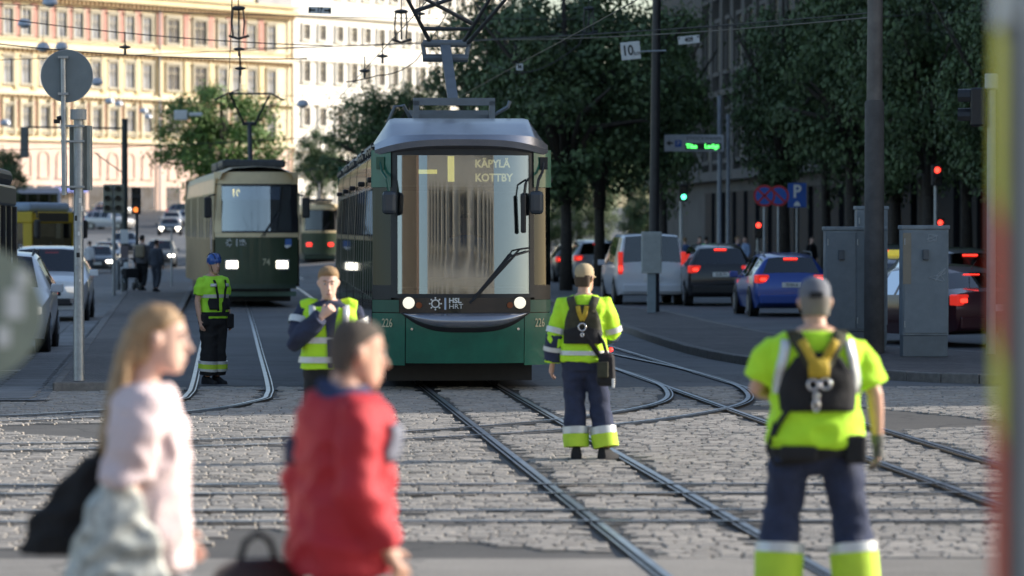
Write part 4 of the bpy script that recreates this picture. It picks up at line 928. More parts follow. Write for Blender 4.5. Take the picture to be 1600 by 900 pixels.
# ================================================================ street furniture
def post(name, label, cat, px, s, zt, r, mat, base_r=None, base_h=0, zg=None):
    x, y = at(px, s); g = gz(x, y) if zg is None else zg
    t = thing(name, label, cat, (x, y, g), 0)
    m = MB(); m.tube([(0, 0, 0), (0, 0, zt)], [r, r * .92], 16); m.build('pole', mat, t, 60)
    if base_r: m = MB(); m.tube([(0, 0, 0), (0, 0, base_h), (0, 0, base_h + .03)], [base_r, base_r, r], 16); m.build('sleeve', mat, t, 60)
    return t
GREYS = M('sign_back_grey', (.2, .235, .25), .5, .2, .1, 3)
RUST = M('weathered_brown_post', (.095, .085, .078), .7, .2, .3, 3, .2, 30)
ISL = .125
# steel post with round sign back and signal back plate (left)
t = post('sign_post', 'galvanised post with round sign back and stickers on the left island', 'sign', 123, 121, zz(175, 121) - ISL, .066, STEEL, zg=ISL)
m = MB(); m.cyl((0, 0, zz(187, 121) - ISL), (0, 0, zz(171, 121) - ISL), .105, .105, 20); m.build('cap', M('cap_grey', (.4, .41, .4), .6), t)
m = MB(); m.tube([(-.175, -.06, zz(320, 121)), (-.19, -.06, zz(88, 121) - ISL)], .034, 10); m.build('thin_pole', STEEL, t, 60)
m = MB(); m.disc((-.145, -.02, zz(119, 121) - ISL), .335, .012, 'y', 48); d = m.build('round_sign', GREYS, t)
ring = MB(); ring.tube([(-.145 + .333 * cos(a), -.02, zz(119, 121) - ISL + .333 * sin(a)) for a in [2 * pi * k / 40 for k in range(41)]], .008, 5, caps=False); ring.build('rim', STEEL, d)
for yy in (90, 147): m = MB(); m.box((-.185, -.085, zz(yy, 121) - ISL), (.13, .05, .03)); m.build('bracket', STEEL, t)
for yy in (197, 221, 292): m = MB(); m.box((-.07, -.05, zz(yy, 121) - ISL), (.3, .07, .025)); m.build('clamp', STEEL, t)
m = MB(); m.bb(-.13, .12, .08, .3, zz(297, 121) - ISL, zz(196, 121) - ISL); m.build('signal_back', M('signal_back_grey', (.28, .29, .26), .6), t, bevel=.02)
m = MB(); m.bb(.1, .14, .06, .34, zz(297, 121) - ISL, zz(196, 121) - ISL); m.build('signal_plate', M('plate_edge', (.4, .42, .38), .6), t)
m = MB(); m.tube([(-.2, -.05, zz(184, 121) - ISL), (-.27, -.06, zz(186, 121) - ISL)], .03, 8); m.box((-.27, -.06, zz(190, 121) - ISL), (.07, .1, .05)); m.build('push_button', BLACK, t)
rs2 = random.Random(5)
for k, yy in enumerate((317, 330, 345, 352, 368, 388, 402, 420, 440)):
    m = MB(); z_ = zz(yy, 121) - ISL; a0 = rs2.uniform(-2.3, -.9); da = rs2.uniform(.3, .7); hh = rs2.uniform(.03, .07)
    m.loft([[(cos(a0 + da * q / 3) * .0675, sin(a0 + da * q / 3) * .0675, z_ + e) for q in range(4)] for e in (0, hh)], False); m.build('sticker', (WHITE, WHITE, BLACK, M('sticker_grey', (.4, .42, .45), .6))[k % 4], t)
m = MB(); m.tube([(0, 0, 0), (0, 0, zz(500, 121)), ], .071, 16); m.build('lower_sleeve', STEEL, t, 60)
# large brown post with sleeve (right island)
X_, Y_ = at(1366, 99)
t = thing('tram_wire_post', 'tall weathered brown steel post beside the grey cabinet pair', 'post', (X_, Y_, ISL), 0)
m = MB(); m.tube([(0, 0, 0), (0, 0, zz(160, 99) - ISL), (.0, 0, zz(157, 99) - ISL)], [.16, .152, .125], 20); m.build('lower_sleeve', RUST, t, 60)
m = MB(); m.tube([(0, 0, zz(160, 99) - ISL - .05), (.02, 0, 8.2)], [.125, .11], 20); m.build('shaft', M('post_upper', (.15, .135, .125), .6, .3, .3, 3), t, 60)
# cabinets
def cabinet(label, px0, px1, s, ytop, depthw, doors=2, tags_=False):
    xa, y = at(px0, s)[0], F / s; xb = at(px1, s)[0]; h = zz(ytop, s) - ISL
    t = thing('utility_cabinet', label, 'cabinet', ((xa + xb) / 2, y, ISL), .0); w = (xb - xa) / 2
    m = MB(); m.bb(-w, w, 0, .45, .0, .32); m.build('plinth', M('plinth_grey', (.17, .19, .2), .6), t, bevel=.008)
    m = MB(); m.bb(-w - .01, w + .01, -.012, .46, .325, h - .06); m.build('housing', GREYCAB, t, bevel=.008)
    m = MB(); m.bb(-w - .03, w + .03, -.03, .48, h - .06, h); m.build('lid', GREYCAB, t, bevel=.01)
    n = doors
    for k in range(n):
        a = lerp(-w, w, k / n) + .012; b = lerp(-w, w, (k + 1) / n) - .012
        m = MB(); m.bb(a, b, -.028, -.01, .36, h - .09); d = m.build('door', M('cabinet_door_%d' % k, Vector((.21, .24, .26)) * (1 - .12 * k), .5, 0, .12, 5, .04, 80), t, bevel=.004)
        m = MB(); m.box(((a + b) / 2, -.05, h - .45), (.09, .05, .16)); m.build('lock', M('lock_grey', (.12, .13, .14), .5), d, bevel=.01)
        for zz_ in (.45, h - .3): m = MB(); m.cyl((a + .01, -.035, zz_), (a + .01, -.035, zz_ + .1), .012); m.build('hinge', STEEL, d)
    return t, w, h
cabinet('wide grey two-door utility cabinet left of the brown post', 1291, 1384, 98, 354, .5, 2)
m_ = cabinet('narrow grey utility cabinet with white graffiti tags', 1411, 1481, 102, 352, .5, 1)
t, w, h = m_; rg = random.Random(4)
m = MB()
for cx_, cz_, sc in ((.1, h - .2, .07), (.16, h - .75, .12)):
    p = [(cx_ + rg.uniform(-1, 1) * sc * 1.4, -.032, cz_ + rg.uniform(-1, 1) * sc) for _ in range(12)]
    m.tube([Vector(p_) for p_ in p], .0055, 4)
m.build('graffiti', M('white_spray', (.5, .52, .54), .8), t)
m = MB(); m.bb(-w - .004, -w + .12, -.034, -.02, h - .9, h - .12); m.build('side_panel', M('cabinet_bronze', (.24, .23, .2), .35, .5), t)
cabinet('slim pale metering cabinet behind the brown post', 1340, 1386, 92, 322, .4, 1)
# small box on its own post, tall dark mast behind
X_, Y_ = at(1018, 67)
t = thing('control_box', 'pale grey control box on a short steel post', 'control box', (X_, Y_, ISL), 0)
m = MB(); m.bb(-.10, .10, -.05, .05, 0, zz(425, 67) - ISL); m.build('leg', M('box_post', (.24, .29, .32), .5, .3), t, bevel=.01)
m = MB(); m.bb(-.235, .235, -.12, .12, zz(427, 67) - ISL, zz(362, 67) - ISL); bo = m.build('box', M('box_grey', (.42, .44, .42), .6), t, bevel=.015)
m = MB(); m.bb(-.21, .21, -.128, -.11, zz(423, 67) - ISL, zz(366, 67) - ISL); m.build('door', M('box_door', (.38, .40, .385), .6), bo, bevel=.006)
X_, Y_ = at(1022, 66)
t = thing('wire_mast', 'tall dark mast carrying the 10 km speed sign', 'mast', (X_, Y_, ISL), 0)
m = MB(); m.tube([(0, 0, 0), (0, 0, 2.2), (.07, 0, 8.5)], [.13, .12, .095], 16); m.build('shaft', M('mast_black', (.035, .035, .038), .45, .3, .2, 4), t, 60)
m = MB(); m.tube([(-.55, -.1, zz(90, 66)), (.28, -.1, zz(88, 66))], .022, 6); m.build('bracket', STEEL, t)
X10 = (985 - 1022) / 66
sg = tag(MB().box((0, 0, 0), (.46, .02, .42)).build('speed_sign', M('sign_white', (.74, .75, .74), .5), None, bevel=.01), 'white 10 km speed plate on the dark mast bracket', 'sign')
sg.location = (X_ + X10, Y_ - .14, zz(80, 66)); sg.rotation_euler = (0, -.1, 0)
text_mesh('10', .34, BLACK, sg, (-.07, -.014, -.0), sx=.8, bold=.006); text_mesh('km', .17, BLACK, sg, (.145, -.014, -.07), sx=.8)
def board(label, txt, px, py, s, w, h, ts, rot=0, name='wire_sign', extra=None):
    X_, Y_ = at(px, s); o = tag(MB().box((0, 0, 0), (w, .02, h)).build(name, M('sign_white', (.7, .71, .7), .5), None, bevel=.008), label, 'sign')
    o.location = (X_, Y_, zz(py, s)); o.rotation_euler = (0, rot, 0)
    if txt: text_mesh(txt, ts, BLACK, o, (0, -.014, 0), sx=.85, bold=.004)
    if extra:
        m = MB(); 
        for b in extra: m.bb(b[0], b[1], -.016, -.01, b[2], b[3])
        m.build('mark', BLACK, o)
    return o
board('white switch board reading 17 hung on the span wire', '17', 500, 16.5, 70, .52, .15, .15, .03, extra=[(-.23, -.1, -.02, .02), (.1, .23, -.02, .02), (-.24, -.2, -.045, .045), (.2, .24, -.045, .045)])
board('white plate reading 409 hung on the span wire', '409', 1076, 62.5, 62, .54, .2, .17, -.1, extra=[(-.25, -.22, .03, .08), (.22, .25, .03, .08)])
board('tiny white wire plate hanging before the dark linden', 'M', 812, 105, 62, .17, .17, .15, 0)
# parking guidance sign
X_, Y_ = at(1124, 45)
t = thing('parking_guide_sign', 'white parking guidance board with green lit digits on grey posts', 'sign', (X_, Y_, gz(X_, Y_)), 0)
m = MB(); m.cyl((0, 0, 0), (0, 0, zz(150, 45)), .085, .075); m.cyl((.33, .5, 0), (.33, .5, zz(178, 45)), .07, .06); m.build('posts', M('pale_steel', (.36, .4, .46), .5, .3), t, 60)
zc = zz(224, 45)
m = MB(); m.bb(-1.92, .14, -.2, -.1, zc - .29, zc + .29); b_ = m.build('board', M('board_white', (.55, .57, .62), .5), t, bevel=.02)
m = MB(); m.bb(-1.2, .06, -.215, -.2, zc - .22, zc + .0); m.build('display', BLACK, b_)
GLED = M('green_leds', (.05, .6, .1), .5, emit=(.1, 1, .15), estr=2.2)
text_mesh('Tilaa', .2, GLED, b_, (-.98, -.222, zc - .11), name='lit_text', bold=.006); text_mesh('Ledigt', .2, GLED, b_, (-.28, -.222, zc - .11), name='lit_text', bold=.006)
text_mesh('STOCKMANN', .17, BLACK, b_, (-.55, -.206, zc + .16), sx=1.05, space=1.15)
m = MB(); m.bb(-1.55, -1.32, -.212, -.2, zc - .13, zc + .1); pb_ = m.build('parking_symbol', M('p_blue', (.03, .12, .5), .5), b_); text_mesh('P', .2, WHITE, pb_, (-1.435, -.22, zc - .015))
m = MB(); m.prism([(-1.86, zc), (-1.72, zc + .1), (-1.72, zc + .03), (-1.62, zc + .03), (-1.62, zc - .03), (-1.72, zc - .03), (-1.72, zc - .1)], -.212, -.2); m.build('arrow', BLACK, b_)
# parking and no-stopping signs
PBLUE = M('traffic_blue', (.02, .10, .42), .45); TRED = M('traffic_red', (.45, .02, .03), .45)
X_, Y_ = at(1245, 47)
t = thing('parking_sign', 'square blue parking sign with white P', 'sign', (X_, Y_, 0), 0)
m = MB(); m.cyl((0, 0, 0), (0, 0, zz(286, 47)), .035); m.build('pole', STEEL, t)
m = MB(); m.bb(-.31, .31, -.07, -.05, zz(324, 47), zz(286, 47)); b_ = m.build('plate', PBLUE, t); text_mesh('P', .6, WHITE, b_, (0, -.075, zz(300, 47)), sx=.9, bold=.015)
m = MB(); m.prism([(-.12, zz(322, 47)), (.12, zz(322, 47)), (.08, zz(317, 47)), (0, zz(314, 47)), (-.08, zz(317, 47))], -.078, -.07); m.build('car_symbol', WHITE, b_)
for px, s, lab, full in ((1194, 52, 'round red and blue no-stopping sign with full cross', True), (1216, 50, 'round red and blue no-parking sign half hidden behind the no-stopping sign', False)):
    X_, Y_ = at(px, s); t = thing('no_stopping_sign', lab, 'sign', (X_, Y_, 0), 0)
    z_ = zz(306, s); m = MB(); m.cyl((0, 0, 0), (0, 0, z_ + .3), .035); m.build('pole', STEEL, t)
    m = MB(); m.disc((0, -.06, z_), .33, .02, 'y', 32); d = m.build('disc', TRED, t); m = MB(); m.disc((0, -.075, z_), .26, .014, 'y', 32); m.build('blue_field', PBLUE, d)
    for a in ((pi / 4, -pi / 4) if full else (pi / 4,)): m = MB(); m.box((0, -.086, z_), (.55, .01, .06), Matrix.Rotation(a, 3, 'Y')); m.build('bar', TRED, d)
# traffic signals
def signal(label, px, s, ztop, lit=None, heads=((0, 0),), mat=DARKMETAL, pole=STEEL, pr=.055, face=0, n=3, g=None, body=BLACK, r=.085, topz=None):
    X_, Y_ = at(px, s); g = gz(X_, Y_) if g is None else g; t = thing('traffic_signal', label, 'traffic signal', (X_, Y_, g), face)
    m = MB(); m.cyl((0, 0, 0), (0, 0, (topz or ztop) ), pr, pr * .9); m.build('pole', pole, t, 60)
    for hx, hy in heads:
        m = MB(); m.bb(hx - .15, hx + .15, hy - .22 - .1, hy - .1, ztop - .3 * n, ztop); hd = m.build('housing', body, t, bevel=.03)
        for k in range(n):
            z_ = ztop - .15 - .3 * k; m = MB(); m.disc((hx, hy - .325, z_), r, .02, 'y', 20)
            m.build('lens', lit[1] if lit and lit[0] == k else M('dark_lens', (.02, .02, .02), .3), hd)
            h = MB(); h.loft([[(hx + cos(a) * r * 1.15, y_, z_ + sin(a) * r * 1.15) for a in [pi * (-.15 + 1.3 * q / 8) for q in range(9)]] for y_ in (hy - .32, hy - .52)], False); h.build('hood', body, hd)
    return t
GRN = M('signal_green', (.05, .6, .3), .3, emit=(.08, 1, .45), estr=4); REDL = M('signal_red', (.6, .03, .02), .3, emit=(1, .05, .03), estr=2.6); ORL = M('signal_orange', (.6, .2, .03), .3, emit=(1, .25, .05), estr=1.2)
signal('pale signal post with green light showing beyond the van', 1064, 44, zz(288, 44), (1, GRN), ((.08, 0),), pole=WHITE, n=2, pr=.06)
signal('pedestrian signal showing red behind the black crossover', 1184, 46, zz(345, 46), (0, REDL), n=2)
signal('red signal high under the dark lindens', 1462, 54, zz(258, 54), (0, REDL), n=2, pr=.06)
signal('second red signal low beside the far shop door', 1467, 46, zz(341, 46), (0, REDL), n=2)
t = signal('hooded traffic signal seen from the side on a pale post', 1549, 100, zz(150, 100), None, ((0, 0),), face=-pi / 2 - .2, n=2, pole=M('signal_post_pale', (.42, .42, .38), .6), pr=.075, g=ISL, r=.12, topz=zz(150, 100))
m = MB(); m.bb(-.14, .14, -.1, .1, zz(152, 100), zz(128, 100)); m.build('cap', M('cap_cream', (.5, .5, .46), .6), t, bevel=.02)
signal('paired signal heads on a slim post at the tram stop', 178, 50, zz(288, 50), None, ((-.17, .2), (.17, .2)), face=.0, n=3, body=M('signal_beige', (.25, .25, .2), .6), pole=STEEL)
signal('signal head with amber light on the left crossing mast', 214, 47, zz(292, 47), (2, ORL), ((.0, 0),), n=3, g=gz(*at(205, 47)), pole=DARKMETAL)
t = post('mast', 'dark crossing mast with paper notices and a long arm', 'mast', 195, 47, zz(185, 47), .11, M('mast_green', (.03, .045, .045), .5))
m = MB(); m.tube([(0, 0, zz(200, 47)), (-1.6, 0, zz(199, 47)), (-3.25, 0, zz(198, 47))], .03, 6); m.tube([(-.05, 0, zz(270, 47)), (-1, 0, zz(238, 47))], .02, 6); am = m.build('arm', DARKMETAL, t)
m = MB(); m.bb(-3.45, -3.2, -.12, .12, zz(246, 47), zz(198, 47)); m.build('hanging_signal', M('signal_back_grey2', (.16, .17, .16), .6), am, bevel=.03)
for a, b, c in ((358, 380, WHITE), (383, 406, M('notice_dark', (.2, .16, .16), .7)), (409, 424, WHITE)): m = MB(); m.bb(-.13, .13, -.14, -.125, zz(b, 47), zz(a, 47)); m.build('notice', c, t)
post('bollard_post', 'short steel bollard post beside the paired signal', 'bollard', 183, 49, .95, .09, STEEL, zg=ISL)
post('thin_stop_post', 'thin grey stop sign post behind the pushchair', 'post', 268, 46, 1.9, .03, STEEL, zg=ISL)
# round sign close to the lens at the left edge
t = thing('temporary_sign', 'pale round temporary sign with peeling white stickers close to the lens', 'sign', (-1.59, 10.0, 0), .1)
m = MB(); m.cyl((0, .03, 0), (0, .03, 2.1), .02); m.build('pole', STEEL, t); m = MB(); m.disc((.09, 0, 1.845), .19, .012, 'y', 40); d = m.build('disc', M('sign_grey_green', (.3, .34, .27), .6, 0, .15, 6), t)
for x_, z_, a in ((.2, 1.87, .05), (.17, 1.78, .035), (.22, 1.94, .03)): m = MB(); m.box((x_, -.009, z_), (a, .006, a * 1.6)); m.build('sticker', WHITE, d)

# ================================================================ overhead wires and lamps
WIRE = M('wire', (.03, .03, .032), .5, .4)
def wire(label, pts, r=.011, sag=.0, cat='wire', name='overhead_wire'):
    P = [Vector(p) for p in pts]; out = []
    for i in range(len(P) - 1):
        for k in range(12): t_ = k / 12; q = P[i].lerp(P[i + 1], t_); q.z -= sag * 4 * t_ * (1 - t_); out.append(q)
    out.append(P[-1]); m = MB(); m.tube(out, r, 5); return tag(m.build(name, WIRE), label, cat)
def pw(px, py, s): x, y = at(px, s); return (x, y, zz(py, s))
for o, nm in ((.5, 'middle'), (3.7, 'right'), (-2.5, 'left')):
    wire('contact wire above the %s tram track' % nm, [(XL(y) + o, y, 5.62 if y < 100 else 5.7) for y in (8, 40, 75, 110, 150, 230)], .009, .03)
spans = [((-60, 96, 62), (1660, 8, 62), 'span wire from the far left to the brown post top'), ((-60, 20, 75), (520, 72, 75), 'dark span wire across the yellow facade top'), ((-60, 62, 80), (480, 92, 80), 'thin span wire under the pink brick row'), ((380, 76, 66), (1366, 20, 90), 'span wire passing the pantograph towards the brown post'), ((-40, 4, 64), (900, 30, 64), 'top span wire with the board reading 17'), ((720, 62, 58), (1366, 27, 99), 'span wire rising past the 10 km plate to the brown post'), ((-60, 235, 50), (620, 205, 50), 'low thin wire before the distant lamps'), ((440, 150, 40), (760, 130, 40), 'faint wire behind the white block trees')]
for a, b, lab in spans: wire(lab, [pw(*a), pw(*b)], .010 if a[2] < 70 else .012, .12)
# feeder loop hanging left of the pantograph, ceramic insulators
wire('slack feeder cable hanging left of the pantograph', [pw(*p) for p in ((705, 5, 76), (690, 35, 76), (672, 62, 76), (650, 95, 76), (622, 112, 76), (590, 118, 76), (540, 128, 76))], .012, .02)
wire('slack feeder cable drooping before the dark linden', [pw(*p) for p in ((760, 98, 66), (800, 113, 66), (830, 112, 66), (865, 98, 66), (905, 70, 66), (925, 20, 66))], .012, .02)
def insulator(label, px, py, s, big=False):
    t = thing('wire_insulator', label, 'insulator', pw(px, py, s), 0); h = .55 if big else .12
    m = MB()
    if big:
        for a, b in ((-.11, -.02), (.1, .02), (0, .1)): m.tube([(a, b, 0), (a * 1.2, b, -h * .5), (a, b, -h)], .018, 6)
        m.tube([(-.2, 0, -h), (0, 0, -h - .06), (.22, 0, -h)], .03, 6); m.ell((0, 0, .02), (.15, .09, .05), 10, 6)
    else: m.ell((0, 0, 0), (.12, .05, .035), 10, 6); m.cyl((0, 0, -.15), (0, 0, .05), .025)
    m.build('body', DARKMETAL, t, 60)
    m = MB(); m.cyl((0, 0, 0), (0, 0, 1.6 if big else .3), .012); m.build('hanger', WIRE, t)
insulator('large caged insulator hanging above the cream tram', 373, 15, 75, True); insulator('caged insulator left of the pantograph', 627, 20, 76, True)
insulator('small insulator below the caged one above the cream tram', 374, 77, 75); insulator('lowest insulator on the cream tram feeder', 376, 107, 75); insulator('insulator on the slack feeder upper bend', 656, 22, 76); insulator('insulator on the slack feeder middle bend', 598, 88, 76); insulator('insulator at the slack feeder low end', 570, 111, 76); insulator('dark insulator pair on the facade span wire', 196, 74, 80); insulator('insulator hanging high before the dark linden', 920, 15, 62, True)
wire('vertical feeder dropping to the cream tram bow', [pw(373, 15, 75), pw(374, 78, 75), pw(376, 130, 75)], .010)
def street_lamp(label, px, py, s):
    t = thing('hanging_street_lamp', label, 'street lamp', pw(px, py, s), 0)
    m = MB(); m.loft([[(cos(a) * r, sin(a) * r, z) for a in [2 * pi * k / 16 for k in range(16)]] for r, z in ((.08, .3), (.2, .27), (.29, .15), (.32, 0), (.30, -.02))]); m.build('dome', M('lamp_dome', (.55, .58, .63), .4, .1), t, 50)
    m = MB(); m.ell((0, 0, -.02), (.22, .22, .12), 12, 6); m.build('lens', WHITE, t); m = MB(); m.cyl((0, 0, .28), (0, 0, .9), .015); m.build('hanger', WIRE, t)
for lab, *p in (('large dome street lamp highest over the avenue', 79, 7, 38), ('dome street lamp hanging before the pink brick row', 39, 40, 35), ('dome street lamp just above the round sign back', 68, 77, 35), ('dome street lamp right of the round sign back', 152, 131, 31), ('dome lamp fourth along the avenue wire', 172, 160, 24), ('dome lamp fifth along the avenue wire', 186, 164, 22), ('dome lamp sixth along the avenue wire beside the tree', 225, 175, 21), ('dome lamp last along the avenue wire beside the tree', 232, 184, 19), ('dome lamp peeping over the round sign back', 97, 76, 33), ('small dome lamp at the frame edge before the facade', 9, 194, 26), ('dome lamp at the white block corner', 473, 165, 30)): street_lamp(lab, *p)
t = thing('wire_camera', 'white boxy wire-hung floodlight before the sunlit tree', 'lamp', pw(283, 180, 42), 0)
m = MB(); m.box((0, 0, 0), (.48, .3, .36)); m.box((.55, 0, .03), (.5, .14, .14)); m.build('housing', WHITE, t, bevel=.03); m = MB(); m.cyl((0, 0, .15), (0, 0, .8), .012); m.build('hanger', WIRE, t)
# ================================================================ people: lofted bodies fused into one surface; clothes as shells over them
def V(*a): return Vector(a)
TORSO = [(.80, .150, .105, 0), (.90, .168, .120, .005), (.98, .165, .118, .005), (1.08, .150, .108, -.004), (1.20, .158, .112, -.008), (1.32, .178, .120, -.006), (1.40, .172, .112, .004), (1.455, .125, .085, .010), (1.49, .07, .066, .012)]
def torso_rings(inf=0.0, z0=.8, z1=1.5, n=24, wx=1.0, wy=1.0, lean=(0, 0), flare=0.0):
    out = []; zs = [z0 + (z1 - z0) * k / 14 for k in range(15)]
    for z in zs:
        for a, b in zip(TORSO[:-1], TORSO[1:]):
            if a[0] <= z <= b[0] + 1e-6: t = (z - a[0]) / (b[0] - a[0]); rx, ry, yc = [lerp(a[i], b[i], t) for i in (1, 2, 3)]; break
        else: rx, ry, yc = TORSO[0][1:] if z < .8 else TORSO[-1][1:]
        k = (z - .9) / .6; rx = rx * wx + inf + flare * (1 - k); ry = ry * wy + inf + flare * (1 - k)
        cx, cy = lean[0] * k, lean[1] * k + yc
        ring = []
        for j in range(n):
            a = 2 * pi * j / n; c, s = cos(a), sin(a); e = .82
            ring.append((cx + rx * math.copysign(abs(c) ** e, c), cy + ry * math.copysign(abs(s) ** e, s), z))
        out.append(ring)
    return out
def seg(a, b, t): return Vector(a).lerp(Vector(b), t)
def hand(mb, w, d, up, curl=.5, sc=1.0, thumb=1):
    """palm and five fingers; w wrist, d pointing direction, up = back-of-hand normal"""
    d = Vector(d).normalized(); up = (Vector(up) - d * Vector(up).dot(d)).normalized(); sd_ = d.cross(up) * thumb
    k = sc; w = Vector(w)
    mb.tube([w - d * .02, w + d * .03 * k, w + d * .065 * k, w + d * .095 * k], [.024 * k, .034 * k, .04 * k, .037 * k], 12, [.02 * k, .016 * k, .015 * k, .012 * k]) if abs(sd_.x) > .5 else mb.tube([w - d * .02, w + d * .03 * k, w + d * .065 * k, w + d * .095 * k], [.02 * k, .024 * k, .026 * k, .024 * k], 12)
    for i, ln in enumerate((.072, .082, .076, .06)):
        b = w + d * .088 * k + sd_ * (.031 - .0205 * i) * k; p = [b]; dirn = d.copy()
        for q, f in enumerate((.45, .32, .23)):
            dirn = (Matrix.Rotation(-curl * (.7 + .3 * q), 3, sd_ * thumb) @ dirn) if False else (dirn * cos(curl * (.7 + .25 * q)) - up * sin(curl * (.7 + .25 * q))).normalized(); p.append(p[-1] + dirn * ln * f * k)
            up2 = up
        mb.tube(p, [.0095 * k, .009 * k, .0085 * k, .007 * k], 8)
    b = w + d * .03 * k + sd_ * .03 * k; td = (d * .75 + sd_ * .75 - up * .35).normalized()
    mb.tube([b - td * .02, b + td * .028 * k, b + (td * .8 + d * .4).normalized() * .06 * k], [.013 * k, .0115 * k, .009 * k], 8)
def head_geo(mb, hc, yaw=0, pitch=0, roll=0, sc=1.0, ears=True):
    R = Matrix.Rotation(yaw, 3, 'Z') @ Matrix.Rotation(pitch, 3, 'X') @ Matrix.Rotation(roll, 3, 'Y')
    def T(x, y, z): return Vector(hc) + R @ Vector((x * sc, y * sc, z * sc))
    rings = []
    for z, rx, yf, yb in ((-.125, .022, -.088, -.03), (-.118, .04, -.098, .0), (-.095, .055, -.100, .03), (-.06, .064, -.098, .062), (-.02, .071, -.097, .085), (.02, .075, -.096, .098), (.06, .077, -.094, .100), (.09, .072, -.082, .092), (.113, .056, -.058, .07), (.125, .03, -.03, .04)):
        yc, ry = (yf + yb) / 2, (yb - yf) / 2
        rings.append([T(cos(2 * pi * j / 20) * rx, yc + sin(2 * pi * j / 20) * ry, z) for j in range(20)])
    mb.loft(rings)
    mb.tube([T(0, -.094, .022), T(0, -.106, -.005), T(0, -.122, -.028), T(0, -.1, -.04)], [.009, .012, .017, .012], 8)       # nose
    mb.tube([T(-.045, -.088, .032), T(0, -.099, .034), T(.045, -.088, .032)], .010, 6)                                           # brow
    mb.tube([T(-.02, -.099, -.066), T(0, -.105, -.064), T(.02, -.099, -.066)], .008, 6); mb.tube([T(-.018, -.098, -.08), T(0, -.103, -.081), T(.018, -.098, -.08)], .008, 6)
    if ears:
        for sx in (-1, 1): mb.tube([T(sx * .072, .005, -.03), T(sx * .084, .012, .0), T(sx * .082, .012, .025)], [.008, .013, .012], 8, [.014, .02, .016])
    return T
def hair_shell(T, prof, n=20):
    rings = []
    for z, rx, yf, yb in prof: yc, ry = (yf + yb) / 2, (yb - yf) / 2; rings.append([T(cos(2 * pi * j / n) * rx, yc + sin(2 * pi * j / n) * ry, z) for j in range(n)])
    m = MB(); m.loft(rings); return m
